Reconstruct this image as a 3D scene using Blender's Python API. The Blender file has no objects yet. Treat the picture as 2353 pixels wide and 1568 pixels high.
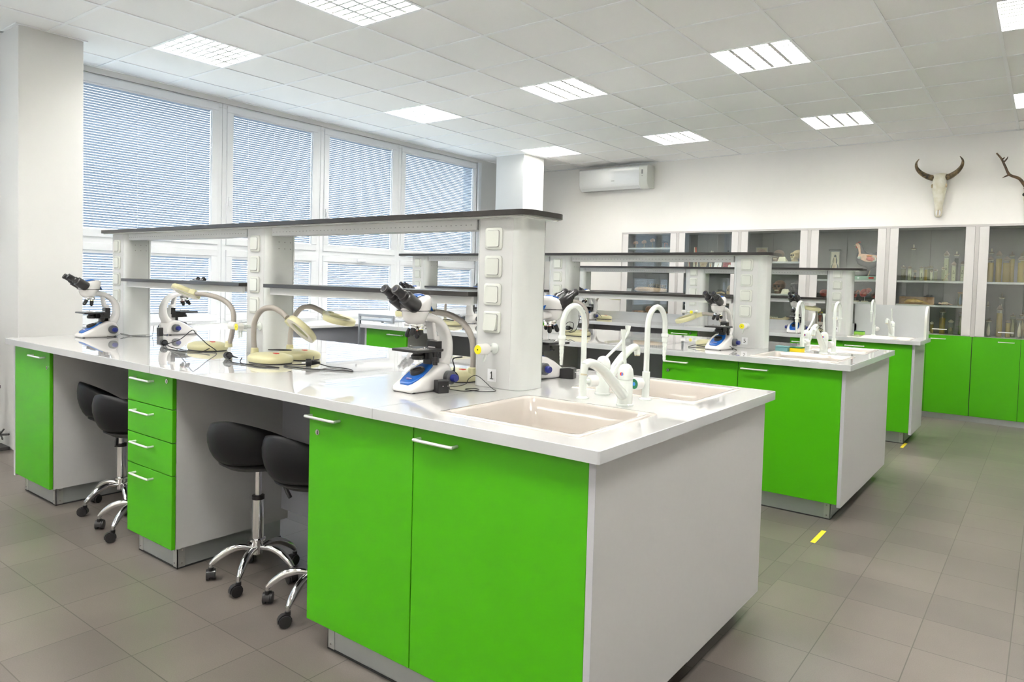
import bpy, math, random
from mathutils import Vector, Matrix, Euler
from math import pi, sin, cos, radians as R
random.seed(7)
sc = bpy.context.scene
C = sc.collection

# ------------------------------------------------------------------ camera, world, exposure
cam_d = bpy.data.cameras.new('camera'); cam = bpy.data.objects.new('camera', cam_d); C.objects.link(cam)
cam.location = (5.1518, -2.6976, 1.3542)
cam.rotation_euler = Euler((1.5323, -0.0272, 0.6401), 'XYZ')
cam_d.sensor_fit = 'HORIZONTAL'; cam_d.sensor_width = 36.0
cam_d.lens = 36.0 * 1616.7 / 2353.0
cam_d.shift_x = (1176.5 - 1210.9) / 2353.0
cam_d.shift_y = (712.6 - 784.0) / 2353.0
cam_d.clip_start = 0.02; cam_d.clip_end = 200
sc.camera = cam
sc.view_settings.view_transform = 'Standard'; sc.view_settings.look = 'None'
sc.view_settings.gamma = 1.0; sc.view_settings.use_curve_mapping = False
sc.view_settings.exposure = 2.02
sc.cycles.use_denoising = True
sc.cycles.max_bounces = 9; sc.cycles.diffuse_bounces = 5; sc.cycles.transparent_max_bounces = 24
sc.cycles.caustics_reflective = False; sc.cycles.caustics_refractive = False
sc.cycles.sample_clamp_indirect = 6.0
W = bpy.data.worlds.new('overcast_sky'); sc.world = W; W.use_nodes = True
bg = W.node_tree.nodes['Background']; bg.inputs[0].default_value = (0.86, 0.93, 1.0, 1); bg.inputs[1].default_value = 1.9
LAMP = 10.8      # emission of the fluorescent tubes and of the glow added to the plate behind

# ------------------------------------------------------------------ materials
def mat(name, col, rough=0.5, metal=0.0, spec=0.5, coat=0.0, trans=0.0, var=0.0, vscale=20.0, bump=0.0, bscale=200.0, emit=None, sub=0.0):
    m = bpy.data.materials.new(name); m.use_nodes = True; nt = m.node_tree
    b = nt.nodes['Principled BSDF']
    b.inputs['Base Color'].default_value = (*col, 1); b.inputs['Roughness'].default_value = rough
    b.inputs['Metallic'].default_value = metal; b.inputs['Specular IOR Level'].default_value = spec
    b.inputs['Coat Weight'].default_value = coat; b.inputs['Coat Roughness'].default_value = 0.04
    b.inputs['Transmission Weight'].default_value = trans
    if emit: b.inputs['Emission Color'].default_value = (*emit[0], 1); b.inputs['Emission Strength'].default_value = emit[1]
    if var or bump:
        tc = nt.nodes.new('ShaderNodeTexCoord')
    if var:
        n = nt.nodes.new('ShaderNodeTexNoise'); n.inputs['Scale'].default_value = vscale; n.inputs['Detail'].default_value = 4
        nt.links.new(tc.outputs['Object'], n.inputs['Vector'])
        mr = nt.nodes.new('ShaderNodeMapRange'); mr.inputs[3].default_value = 1 - var; mr.inputs[4].default_value = 1 + var
        nt.links.new(n.outputs['Fac'], mr.inputs[0])
        mx = nt.nodes.new('ShaderNodeVectorMath'); mx.operation = 'SCALE'; mx.inputs[0].default_value = col
        nt.links.new(mr.outputs[0], mx.inputs['Scale']); nt.links.new(mx.outputs[0], b.inputs['Base Color'])
    if bump:
        n2 = nt.nodes.new('ShaderNodeTexNoise'); n2.inputs['Scale'].default_value = bscale
        nt.links.new(tc.outputs['Object'], n2.inputs['Vector'])
        bp = nt.nodes.new('ShaderNodeBump'); bp.inputs['Strength'].default_value = bump; bp.inputs['Distance'].default_value = 0.002
        nt.links.new(n2.outputs['Fac'], bp.inputs['Height']); nt.links.new(bp.outputs[0], b.inputs['Normal'])
    return m

def mat_pane(name, tint=(1, 1, 1), refl=1.0):
    """thin clear sheet: clear through, mirror by angle"""
    m = bpy.data.materials.new(name); m.use_nodes = True; nt = m.node_tree; nt.nodes.clear()
    o = nt.nodes.new('ShaderNodeOutputMaterial'); mx = nt.nodes.new('ShaderNodeMixShader')
    t = nt.nodes.new('ShaderNodeBsdfTransparent'); t.inputs[0].default_value = (*tint, 1)
    g = nt.nodes.new('ShaderNodeBsdfGlossy'); g.inputs['Roughness'].default_value = 0.0; g.inputs[0].default_value = (1, 1, 1, 1)
    f = nt.nodes.new('ShaderNodeFresnel'); f.inputs[0].default_value = 1.5
    mm = nt.nodes.new('ShaderNodeMath'); mm.operation = 'MULTIPLY'; mm.inputs[1].default_value = refl; mm.use_clamp = True
    gm = nt.nodes.new('ShaderNodeNewGeometry'); ir = nt.nodes.new('ShaderNodeMapRange'); ir.inputs[3].default_value = 1.5; ir.inputs[4].default_value = 1/1.5
    nt.links.new(gm.outputs['Backfacing'], ir.inputs[0]); nt.links.new(ir.outputs[0], f.inputs[0])
    nt.links.new(f.outputs[0], mm.inputs[0]); nt.links.new(mm.outputs[0], mx.inputs[0])
    nt.links.new(t.outputs[0], mx.inputs[1]); nt.links.new(g.outputs[0], mx.inputs[2]); nt.links.new(mx.outputs[0], o.inputs[0])
    return m

def mat_slat(name):
    m = bpy.data.materials.new(name); m.use_nodes = True; nt = m.node_tree; nt.nodes.clear()
    o = nt.nodes.new('ShaderNodeOutputMaterial'); mx = nt.nodes.new('ShaderNodeMixShader'); mx.inputs[0].default_value = 0.05
    d = nt.nodes.new('ShaderNodeBsdfDiffuse'); d.inputs[0].default_value = (0.34, 0.40, 0.48, 1)
    t = nt.nodes.new('ShaderNodeBsdfTranslucent'); t.inputs[0].default_value = (0.80, 0.87, 0.96, 1)
    nt.links.new(d.outputs[0], mx.inputs[1]); nt.links.new(t.outputs[0], mx.inputs[2]); nt.links.new(mx.outputs[0], o.inputs[0])
    return m

def mat_floor():
    m = bpy.data.materials.new('floor_tiles'); m.use_nodes = True; nt = m.node_tree; b = nt.nodes['Principled BSDF']
    tc = nt.nodes.new('ShaderNodeTexCoord'); mp = nt.nodes.new('ShaderNodeMapping')
    sx = nt.nodes.new('ShaderNodeSeparateXYZ'); nt.links.new(tc.outputs['Object'], sx.inputs[0])
    gt = nt.nodes.new('ShaderNodeMath'); gt.operation = 'GREATER_THAN'; gt.inputs[1].default_value = 4.1864; nt.links.new(sx.outputs[0], gt.inputs[0])
    ox = nt.nodes.new('ShaderNodeMapRange'); ox.inputs[3].default_value = -1.7067; ox.inputs[4].default_value = -4.1864; nt.links.new(gt.outputs[0], ox.inputs[0])
    oy = nt.nodes.new('ShaderNodeMapRange'); oy.inputs[3].default_value = 1.5575; oy.inputs[4].default_value = -0.023; nt.links.new(gt.outputs[0], oy.inputs[0])
    cb = nt.nodes.new('ShaderNodeCombineXYZ'); nt.links.new(ox.outputs[0], cb.inputs[0]); nt.links.new(oy.outputs[0], cb.inputs[1])
    nt.links.new(cb.outputs[0], mp.inputs['Location']); nt.links.new(tc.outputs['Object'], mp.inputs[0])
    br = nt.nodes.new('ShaderNodeTexBrick'); br.offset = 0.0; br.squash = 1.0
    br.inputs['Scale'].default_value = 1.0; br.inputs['Mortar Size'].default_value = 0.0022; br.inputs['Mortar Smooth'].default_value = 0.3
    br.inputs['Brick Width'].default_value = 0.3; br.inputs['Row Height'].default_value = 0.3; br.inputs['Bias'].default_value = 0.0
    br.inputs['Color1'].default_value = (0.172, 0.148, 0.130, 1); br.inputs['Color2'].default_value = (0.134, 0.116, 0.103, 1)
    br.inputs['Mortar'].default_value = (0.075, 0.062, 0.052, 1)
    nt.links.new(mp.outputs[0], br.inputs[0])
    n = nt.nodes.new('ShaderNodeTexNoise'); n.inputs['Scale'].default_value = 260; n.inputs['Detail'].default_value = 2
    nt.links.new(tc.outputs['Object'], n.inputs[0])
    n2 = nt.nodes.new('ShaderNodeTexNoise'); n2.inputs['Scale'].default_value = 1.7; n2.inputs['Detail'].default_value = 3
    nt.links.new(tc.outputs['Object'], n2.inputs[0])
    a = nt.nodes.new('ShaderNodeMapRange'); a.inputs[3].default_value = 0.80; a.inputs[4].default_value = 1.20
    nt.links.new(n.outputs['Fac'], a.inputs[0])
    a2 = nt.nodes.new('ShaderNodeMapRange'); a2.inputs[1].default_value = 0.3; a2.inputs[2].default_value = 0.7; a2.inputs[3].default_value = 0.88; a2.inputs[4].default_value = 1.1
    nt.links.new(n2.outputs['Fac'], a2.inputs[0])
    mm = nt.nodes.new('ShaderNodeMath'); mm.operation = 'MULTIPLY'; nt.links.new(a.outputs[0], mm.inputs[0]); nt.links.new(a2.outputs[0], mm.inputs[1])
    s = nt.nodes.new('ShaderNodeVectorMath'); s.operation = 'SCALE'; nt.links.new(br.outputs['Color'], s.inputs[0]); nt.links.new(mm.outputs[0], s.inputs['Scale'])
    nt.links.new(s.outputs[0], b.inputs['Base Color'])
    b.inputs['Roughness'].default_value = 0.34; b.inputs['Specular IOR Level'].default_value = 0.45
    bp = nt.nodes.new('ShaderNodeBump'); bp.inputs['Strength'].default_value = 0.12; bp.inputs['Distance'].default_value = 0.002
    inv = nt.nodes.new('ShaderNodeMath'); inv.operation = 'SUBTRACT'; inv.inputs[0].default_value = 1.0; nt.links.new(br.outputs['Fac'], inv.inputs[1])
    nt.links.new(inv.outputs[0], bp.inputs['Height']); nt.links.new(bp.outputs[0], b.inputs['Normal'])
    return m

def mat_skin(name, c1, c2, scale, rough=0.5):
    m = bpy.data.materials.new(name); m.use_nodes = True; nt = m.node_tree; b = nt.nodes['Principled BSDF']
    tc = nt.nodes.new('ShaderNodeTexCoord'); n = nt.nodes.new('ShaderNodeTexNoise'); n.inputs['Scale'].default_value = scale; n.inputs['Detail'].default_value = 5
    cr = nt.nodes.new('ShaderNodeValToRGB'); cr.color_ramp.elements[0].position = 0.35; cr.color_ramp.elements[1].position = 0.65
    cr.color_ramp.elements[0].color = (*c1, 1); cr.color_ramp.elements[1].color = (*c2, 1)
    nt.links.new(tc.outputs['Object'], n.inputs[0]); nt.links.new(n.outputs['Fac'], cr.inputs[0]); nt.links.new(cr.outputs[0], b.inputs['Base Color'])
    b.inputs['Roughness'].default_value = rough
    return m

K = dict(
    green=mat('green_laminate', (0.070, 0.430, 0.003), 0.38, spec=0.4, bump=0.04, bscale=500),
    top=mat('glossy_white_worktop', (0.58, 0.575, 0.57), 0.02, spec=0.9, coat=0.5, var=0.012, vscale=300),
    edge=mat('worktop_edge_band', (0.60, 0.615, 0.63), 0.25),
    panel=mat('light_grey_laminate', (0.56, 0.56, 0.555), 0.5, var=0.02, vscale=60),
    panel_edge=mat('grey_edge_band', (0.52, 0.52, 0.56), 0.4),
    knee=mat('grey_and_shaded_laminate', (0.40, 0.41, 0.46), 0.55, var=0.03, vscale=60),  # knee panels: light grey with their shade put into the colour; apron: plain grey
    alu=mat('brushed_aluminium', (0.62, 0.64, 0.63), 0.33, metal=0.85, var=0.05, vscale=30),
    plinth=mat('aluminium_plinth', (0.50, 0.53, 0.53), 0.36, metal=0.6, var=0.05, vscale=15),
    screw=mat('steel_screw', (0.8, 0.8, 0.8), 0.2, metal=1.0),
    handle=mat('satin_handle', (0.80, 0.81, 0.80), 0.28, metal=0.35),
    column=mat('grey_white_profile', (0.66, 0.68, 0.665), 0.22, spec=0.5),
    colface=mat('grey_white_sheet', (0.63, 0.635, 0.63), 0.42),
    seam=mat('panel_seam', (0.25, 0.26, 0.26), 0.6),
    black=mat('black_worktop_board', (0.030, 0.026, 0.024), 0.30, var=0.25, vscale=400),
    socket=mat('white_socket_plastic', (0.70, 0.72, 0.67), 0.18),
    yellow=mat('yellow_disc', (0.86, 0.78, 0.02), 0.4),
    white=mat('gloss_white_plastic', (0.80, 0.80, 0.79), 0.16),
    tap=mat('white_coated_tap', (0.76, 0.80, 0.76), 0.10, coat=0.5),
    knob=mat('white_ribbed_plastic', (0.78, 0.77, 0.74), 0.35),
    sink=mat('cream_sink', (0.58, 0.535, 0.49), 0.12, coat=0.3),
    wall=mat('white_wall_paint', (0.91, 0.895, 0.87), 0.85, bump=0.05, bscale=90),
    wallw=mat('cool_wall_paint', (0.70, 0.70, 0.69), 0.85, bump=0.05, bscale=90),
    frame=mat('white_window_plastic', (0.74, 0.76, 0.79), 0.3),
    ceil=mat('mineral_ceiling_tile', (0.93, 0.93, 0.92), 0.9, var=0.02, vscale=120),
    tbar=mat('white_ceiling_bar', (0.94, 0.95, 0.96), 0.5),
    mwhite=mat('microscope_white', (0.72, 0.71, 0.70), 0.22, coat=0.3),
    mblue=mat('microscope_blue', (0.012, 0.105, 0.42), 0.25, coat=0.3),
    mnavy=mat('knob_navy', (0.02, 0.03, 0.22), 0.35),
    mgrey=mat('knob_grey', (0.10, 0.105, 0.11), 0.45),
    mblack=mat('black_plastic', (0.018, 0.017, 0.018), 0.28),
    chrome=mat('chrome', (0.82, 0.82, 0.82), 0.06, metal=1.0),
    lens=mat('eyepiece_lens', (0.03, 0.03, 0.05), 0.03, coat=1.0),
    cream=mat('cream_plastic', (0.60, 0.57, 0.34), 0.33),
    creamw=mat('cream_ring_underside', (0.78, 0.74, 0.65), 0.4),
    neck=mat('taupe_gooseneck', (0.42, 0.385, 0.345), 0.5),
    cord=mat('black_cord', (0.012, 0.012, 0.013), 0.4),
    red=mat('red_switch', (0.6, 0.02, 0.01), 0.3),
    leather=mat('black_vinyl', (0.007, 0.007, 0.009), 0.45, spec=0.3, bump=0.12, bscale=300),
    seatund=mat('dark_seat_shell', (0.03, 0.03, 0.03), 0.5),
    cab=mat('cabinet_grey_pink', (0.64, 0.62, 0.61), 0.45),
    cabbar=mat('cabinet_divider', (0.50, 0.48, 0.47), 0.45),
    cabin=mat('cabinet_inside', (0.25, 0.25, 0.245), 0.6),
    shelf=mat('cabinet_shelf', (0.60, 0.61, 0.61), 0.4),
    pane=mat_pane('cabinet_glass', (0.93, 0.95, 0.93), 1.6),
    winpane=mat_pane('window_glass', (0.97, 0.99, 1.0), 1.0),
    jarglass=mat_pane('specimen_glass', (0.95, 0.97, 0.95), 1.5),
    lensglass=mat_pane('magnifier_glass', (0.80, 0.86, 0.80), 1.2),
    slat=mat_slat('blind_slat'),
    tube=mat('fluorescent_tube', (0.9, 0.9, 0.9), 0.5, emit=((1.0, 0.98, 0.955), LAMP)),
    reflector_glow=mat('glowing_reflector', (0.9, 0.9, 0.88), 0.4, emit=((1.0, 0.98, 0.955), LAMP)),  # back plate emits on its own, in place of bounced tube light
    louver=mat('louver_white_metal', (0.62, 0.62, 0.59), 0.25),
    floor=mat_floor(),
    kick=mat('dark_rubber', (0.03, 0.03, 0.03), 0.6),
    bone=mat_skin('bleached_bone', (0.66, 0.62, 0.48), (0.80, 0.78, 0.70), 14),
    bonetan=mat_skin('tan_bone', (0.42, 0.30, 0.17), (0.62, 0.52, 0.34), 18),
    horn=mat_skin('dark_horn', (0.018, 0.014, 0.012), (0.30, 0.21, 0.10), 22, 0.35),
    antler=mat_skin('brown_antler', (0.05, 0.03, 0.018), (0.17, 0.10, 0.05), 30, 0.5),
    paper=mat('cream_paper', (0.76, 0.72, 0.58), 0.8),
    plate=mat('white_label', (0.85, 0.86, 0.88), 0.5),
    ink=mat('black_ink', (0.01, 0.01, 0.01), 0.6),
    lid=mat('putty_jar_seal', (0.20, 0.16, 0.12), 0.6),
    lidc=mat('cream_jar_seal', (0.60, 0.55, 0.40), 0.6),
    skullbrown=mat_skin('brown_skull', (0.10, 0.045, 0.03), (0.24, 0.13, 0.09), 16),
    skullpink=mat_skin('pinkish_skull', (0.20, 0.13, 0.11), (0.36, 0.27, 0.22), 14),
    skullyel=mat_skin('yellow_skull', (0.48, 0.36, 0.16), (0.66, 0.54, 0.30), 14),
    skullblk=mat_skin('black_skull', (0.012, 0.012, 0.012), (0.06, 0.05, 0.04), 20),
    flesh=mat_skin('flesh_model', (0.42, 0.07, 0.05), (0.66, 0.30, 0.20), 18, 0.35),
    organ=mat_skin('organ_model', (0.28, 0.04, 0.03), (0.70, 0.16, 0.12), 14, 0.3),
    brownfur=mat_skin('brown_specimen', (0.16, 0.07, 0.03), (0.38, 0.20, 0.10), 20, 0.7),
    wood=mat_skin('light_wood', (0.45, 0.27, 0.13), (0.60, 0.40, 0.22), 9, 0.5),
    fish=mat_skin('dried_fish', (0.42, 0.24, 0.03), (0.62, 0.42, 0.10), 26, 0.5),
    hen=mat('dark_hen_plumage', (0.028, 0.028, 0.032), 0.6),
    henpink=mat_skin('hen_flesh', (0.55, 0.30, 0.18), (0.72, 0.48, 0.34), 22, 0.45),
    mint=mat('mint_base', (0.36, 0.50, 0.42), 0.4),
    specbase=mat('specimen_card', (0.72, 0.74, 0.66), 0.6),
    orange=mat('orange_tissue', (0.75, 0.28, 0.06), 0.5),
    spblue=mat('sponge_blue', (0.16, 0.36, 0.38), 0.9, bump=0.4, bscale=300),
    spyel=mat('sponge_yellow', (0.85, 0.66, 0.02), 0.9, bump=0.4, bscale=300),
    spgrn=mat('sponge_green', (0.35, 0.72, 0.10), 0.9, bump=0.4, bscale=300),
    pad=mat('scouring_pad', (0.03, 0.17, 0.07), 0.95),
    tapegrn=mat('green_tap_disc', (0.01, 0.16, 0.06), 0.4),
    blue=mat('blue_dot', (0.05, 0.25, 0.75), 0.4),
    tape=mat('yellow_floor_tape', (0.85, 0.66, 0.03), 0.6),
    steel=mat('grey_steel_tube', (0.45, 0.48, 0.52), 0.35, metal=0.6),
    rust=mat('brown_stand_paint', (0.045, 0.022, 0.018), 0.5),
    iron=mat('cast_iron', (0.07, 0.07, 0.07), 0.6, metal=0.4),
    acw=mat('aircon_white', (0.82, 0.84, 0.85), 0.12, coat=0.4),
    acg=mat('aircon_side', (0.66, 0.68, 0.64), 0.3),
    outside=mat('outdoor_ground', (0.35, 0.36, 0.33), 0.9),
)

def mat_fluid(name, col, dense):
    m = bpy.data.materials.new(name); m.use_nodes = True; nt = m.node_tree; nt.nodes.clear()
    o = nt.nodes.new('ShaderNodeOutputMaterial'); mx = nt.nodes.new('ShaderNodeMixShader'); mx.inputs[0].default_value = dense
    t = nt.nodes.new('ShaderNodeBsdfTransparent'); t.inputs[0].default_value = (*[c**.45 for c in col], 1)
    d = nt.nodes.new('ShaderNodeBsdfDiffuse'); d.inputs[0].default_value = (*col, 1); l = nt.nodes.new('ShaderNodeBsdfTranslucent'); l.inputs[0].default_value = (*col, 1)
    a = nt.nodes.new('ShaderNodeMixShader'); a.inputs[0].default_value = .4
    nt.links.new(d.outputs[0], a.inputs[1]); nt.links.new(l.outputs[0], a.inputs[2]); nt.links.new(t.outputs[0], mx.inputs[1]); nt.links.new(a.outputs[0], mx.inputs[2]); nt.links.new(mx.outputs[0], o.inputs[0])
    return m
K['fluid'] = mat_fluid('yellow_fluid', (0.80, 0.62, 0.14), .45); K['fluidc'] = mat_fluid('pale_fluid', (0.75, 0.74, 0.45), .14)

# ------------------------------------------------------------------ mesh helper
class M:
    def __init__(s): s.v = []; s.f = []; s.mi = []; s.T = Matrix.Identity(4)
    def add(s, vs, fs, m=0):
        b = len(s.v); s.v += [tuple(s.T @ Vector(p)) for p in vs]
        s.f += [tuple(b + i for i in f) for f in fs]; s.mi += [m] * len(fs); return s
    def box(s, a, b, m=0):
        x0, y0, z0 = a; x1, y1, z1 = b
        return s.add([(x0,y0,z0),(x1,y0,z0),(x1,y1,z0),(x0,y1,z0),(x0,y0,z1),(x1,y0,z1),(x1,y1,z1),(x0,y1,z1)],
                     [(0,3,2,1),(4,5,6,7),(0,1,5,4),(1,2,6,5),(2,3,7,6),(3,0,4,7)], m)
    def prism(s, poly, lo, hi, axis='z', m=0, mt=None):
        """polygon extruded along an axis; poly coords are the other two axes in order"""
        n = len(poly)
        def P(a, b, c): return (a, b, c) if axis == 'z' else ((a, c, b) if axis == 'y' else (c, a, b))
        vs = [P(a, b, lo) for a, b in poly] + [P(a, b, hi) for a, b in poly]
        fs = [tuple(range(n)), tuple(range(2*n-1, n-1, -1))] + [(i, i+n, (i+1) % n + n, (i+1) % n) for i in range(n)]
        return s.add(vs, fs, m)
    def loft(s, rings, m=0, cap=True, closed=False):
        n = len(rings[0]); vs = [p for r in rings for p in r]; fs = []
        k = len(rings)
        for j in range(k if closed else k-1):
            a = j*n; b = ((j+1) % k)*n
            fs += [(a+i, a+(i+1) % n, b+(i+1) % n, b+i) for i in range(n)]
        if cap and not closed: fs += [tuple(range(n-1, -1, -1)), tuple((k-1)*n+i for i in range(n))]
        return s.add(vs, fs, m)
    def tube(s, pts, r, n=10, m=0, cap=True, sx=1.0):
        pts = [Vector(p) for p in pts]; k = len(pts); rr = r if isinstance(r, (list, tuple)) else [r]*k
        t = []
        for i in range(k):
            d = (pts[min(i+1, k-1)] - pts[max(i-1, 0)]); t.append(d.normalized() if d.length > 1e-9 else Vector((0,0,1)))
        u = t[0].orthogonal().normalized()
        if abs(t[0].z) < 0.9: u = (Vector((0,0,1)) - t[0]*t[0].z).normalized()
        rings = []
        for i in range(k):
            u = (u - t[i]*u.dot(t[i])); u = u.normalized() if u.length > 1e-6 else t[i].orthogonal().normalized()
            w = t[i].cross(u)
            rings.append([tuple(pts[i] + (u*cos(2*pi*j/n)*sx + w*sin(2*pi*j/n))*rr[i]) for j in range(n)])
        return s.loft(rings, m, cap)
    def cyl(s, a, b, r0, r1=None, n=16, m=0): return s.tube([a, b], [r0, r0 if r1 is None else r1], n, m)
    def lathe(s, prof, c=(0,0,0), n=20, m=0, ax='z', cap=True):
        rings = []
        for r, z in prof:
            ring = []
            for j in range(n):
                a, b = r*cos(2*pi*j/n), r*sin(2*pi*j/n)
                p = (a, b, z) if ax == 'z' else ((a, -z, b) if ax == 'y' else (z, a, b))
                ring.append((c[0]+p[0], c[1]+p[1], c[2]+p[2]))
            rings.append(ring)
        return s.loft(rings, m, cap)
    def ball(s, c, r, n=14, k=8, m=0, sq=None):
        rx, ry, rz = r if isinstance(r, (tuple, list)) else (r, r, r)
        rings = []
        for i in range(k+1):
            a = -pi/2 + pi*i/k; q = max(cos(a), 0.02)
            rings.append([(c[0]+rx*q*cos(2*pi*j/n), c[1]+ry*q*sin(2*pi*j/n), c[2]+rz*sin(a)) for j in range(n)])
        return s.loft(rings, m)

def rr(x0, y0, x1, y1, r, n=5, corners=(1,1,1,1)):
    out = []
    for k, (cx_, cy_, a0) in enumerate(((x1-r, y1-r, 0), (x0+r, y1-r, 90), (x0+r, y0+r, 180), (x1-r, y0+r, 270))):
        if corners[k]:
            for i in range(n+1):
                a = R(a0 + 90*i/n); out.append((cx_ + r*cos(a), cy_ + r*sin(a)))
        else:
            out.append(((x1, y1), (x0, y1), (x0, y0), (x1, y0))[k])
    return out

def obj(name, mb, mats, parent=None, smooth=35, bev=0.0, seg=2, label=None, kind=None, sub=0, w=False):
    me = bpy.data.meshes.new(name); me.from_pydata(mb.v, [], mb.f)
    mats = mats if isinstance(mats, (list, tuple)) else [mats]
    for a in mats: me.materials.append(K[a])
    me.polygons.foreach_set('material_index', mb.mi)
    import bmesh
    bm = bmesh.new(); bm.from_mesh(me); bmesh.ops.recalc_face_normals(bm, faces=bm.faces); bm.to_mesh(me); bm.free()
    if smooth:
        me.polygons.foreach_set('use_smooth', [True]*len(me.polygons)); me.set_sharp_from_angle(angle=R(smooth))
    me.update()
    o = bpy.data.objects.new(name, me); C.objects.link(o)
    if parent:
        o.parent = parent
        if w:                                   # vertices are given in room coordinates
            mw = Matrix.Identity(4); q = parent
            while q: mw = q.matrix_basis @ mw; q = q.parent
            o.matrix_basis = mw.inverted()
    if bev:
        b = o.modifiers.new('bevel', 'BEVEL'); b.width = bev; b.segments = seg; b.limit_method = 'ANGLE'; b.angle_limit = R(40); b.harden_normals = False
    if sub:
        b = o.modifiers.new('smooth', 'SUBSURF'); b.levels = sub; b.render_levels = sub
    if label: o['label'] = label
    if kind: o['kind'] = kind
    return o

def tag(o, label, cat, group=None, kind=None):
    o['label'] = label; o['category'] = cat
    if group: o['group'] = group
    if kind: o['kind'] = kind
    return o
def thing(name, loc, label, cat, group=None, rz=0.0):
    o = bpy.data.objects.new(name, None); C.objects.link(o); o.location = loc; o.rotation_euler = (0, 0, rz); o.empty_display_size = 0.1
    return tag(o, label, cat, group)
def struct(name, mb, mats, parent=None, **k):
    return obj(name, mb, mats, parent, kind='structure', **k)
def copy_tree(o, parent=None):
    c = o.copy(); C.objects.link(c)
    if parent: c.parent = parent
    for ch in list(o.children): copy_tree(ch, c)
    return c
def place(o, loc, rz, label, group=None):
    o.location = loc; o.rotation_euler = (0, 0, rz); o['label'] = label
    if group: o['group'] = group
    return o
def text(name, body, size, loc, rot, m, parent, ext=0.0004, label=None, font_off=0.0):
    cu = bpy.data.curves.new(name, 'FONT'); cu.body = body; cu.size = size; cu.align_x = 'CENTER'; cu.align_y = 'CENTER'; cu.extrude = ext; cu.offset = font_off
    tmp = bpy.data.objects.new('t', cu); C.objects.link(tmp); bpy.context.view_layer.update()
    me = bpy.data.meshes.new_from_object(tmp.evaluated_get(bpy.context.evaluated_depsgraph_get()))
    bpy.data.objects.remove(tmp)
    me.name = name; me.materials.clear(); me.materials.append(K[m])
    o = bpy.data.objects.new(name, me); C.objects.link(o); o.parent = parent; o.location = loc; o.rotation_euler = rot
    if label: o['label'] = label
    return o
def smoothpath(pts, n=6):
    """Catmull-Rom through points"""
    P = [Vector(p) for p in pts]; P = [2*P[0]-P[1]] + P + [2*P[-1]-P[-2]]; out = []
    for i in range(1, len(P)-2):
        for k in range(n):
            t = k/n; a, b, c, d = P[i-1], P[i], P[i+1], P[i+2]
            out.append(0.5*((2*b)+(c-a)*t+(2*a-5*b+4*c-d)*t*t+(3*b-a-3*c+d)*t**3))
    out.append(P[-2]); return [tuple(p) for p in out]

# ------------------------------------------------------------------ room
XW, YB, ZC = -1.565, 6.442, 3.122
XE, YN = 7.2, -5.4
m = M(); m.box((XW-0.3, YN-0.2, -0.12), (XE+0.2, YB+0.2, 0)); struct('floor', m, 'floor', smooth=0)
LI = [(-1, 0), (2, 3), (5, 6), (8, 9)]; LJ = [-8, -4, 0, 4, 8]
lights = {(i0, j) for i0, _ in ((-1, 0), (2, 3), (5, 6), (8, 9)) for j in LJ}
m = M()
i = -3
while i*0.6 < XE:
    j = -9
    while j*0.6 < YB:
        if (i, j) not in lights:
            x0, x1, y0, y1 = max(i*.6, XW), min(i*.6+.6, XE), max(j*.6, YN), min(j*.6+.6, YB)
            if x1 > x0 and y1 > y0: m.box((x0, y0, ZC), (x1, y1, ZC+0.015))
        j += 1
    i += 1
struct('ceiling', m, 'ceil', smooth=0)
m = M(); bw = 0.012
for i in range(-2, 12):
    x = i*.6; m.box((x-bw, YN, ZC-0.006), (x+bw, YB, ZC+0.001))
for j in range(-8, 11):
    y = j*.6
    for i in range(-3, 12):
        x0, x1 = max(i*.6+bw, XW), min(i*.6+.6-bw, XE)
        if x1 > x0: m.box((x0, y-bw, ZC-0.005), (x1, y+bw, ZC+0.001))
m.box((XW, YB-0.022, ZC-0.006), (XE, YB, ZC+0.001)); m.box((XW, YN, ZC-0.006), (XW+0.022, YB, ZC+0.001))
struct('trim_1', m, 'tbar', smooth=0)
m = M(); m.box((XW-0.3, YB, 0), (XE+0.2, YB+0.2, ZC+0.3)); struct('wall_back', m, 'wall', smooth=0)
m = M(); m.box((XE, YN, 0), (XE+0.2, YB, ZC+0.3)); struct('wall_right', m, 'wall', smooth=0)
m = M(); m.box((XW-0.3, YN-0.2, 0), (XE+0.2, YN, ZC+0.3)); struct('wall_front', m, 'wall', smooth=0)
m = M(); m.box((XW-0.3, YN, ZC+0.3), (XE+0.2, YB+0.2, ZC+0.4)); m.box((XW-0.3, YN, ZC+0.015), (XW, YB, ZC+0.3)); struct('wall_slab_above', m, 'wall', smooth=0)
# window wall with openings
BAYS = [(-0.42, 1.125), (1.208, 2.309), (2.393, 3.505), (3.587, 5.053), (-4.4, -1.35)]
ZS, ZT = 0.86, 3.068
m = M()
m.box((XW-0.3, YN, 0), (XW, YB, ZS)); m.box((XW-0.3, YN, ZT), (XW, YB, ZC+0.02))
ys = [YN, -4.4, -1.35, -0.46, 5.085, YB]
for k in (0, 2, 4): m.box((XW-0.3, ys[k], ZS), (XW, ys[k+1], ZT))
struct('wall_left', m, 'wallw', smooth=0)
# free-standing columns
for nm, (a, b) in (('wall_column_left', ((-1.37, -.79), (-.905, -.36))), ('wall_column_back', ((-1.19, 5.02), (-.70, 5.49)))):
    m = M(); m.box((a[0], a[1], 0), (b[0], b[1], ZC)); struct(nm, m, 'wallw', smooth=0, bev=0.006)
    m = M(); m.box((a[0]-.022, a[1]-.022, ZC-.006), (b[0]+.022, b[1]+.022, ZC)); struct('trim_2' if 'left' in nm else 'trim_3', m, 'tbar', smooth=0)
m = M(); m.box((XW, 5.053, ZS), (XW+.03, 5.11, ZT)); struct('trim_4', m, 'frame', smooth=0)

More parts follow.
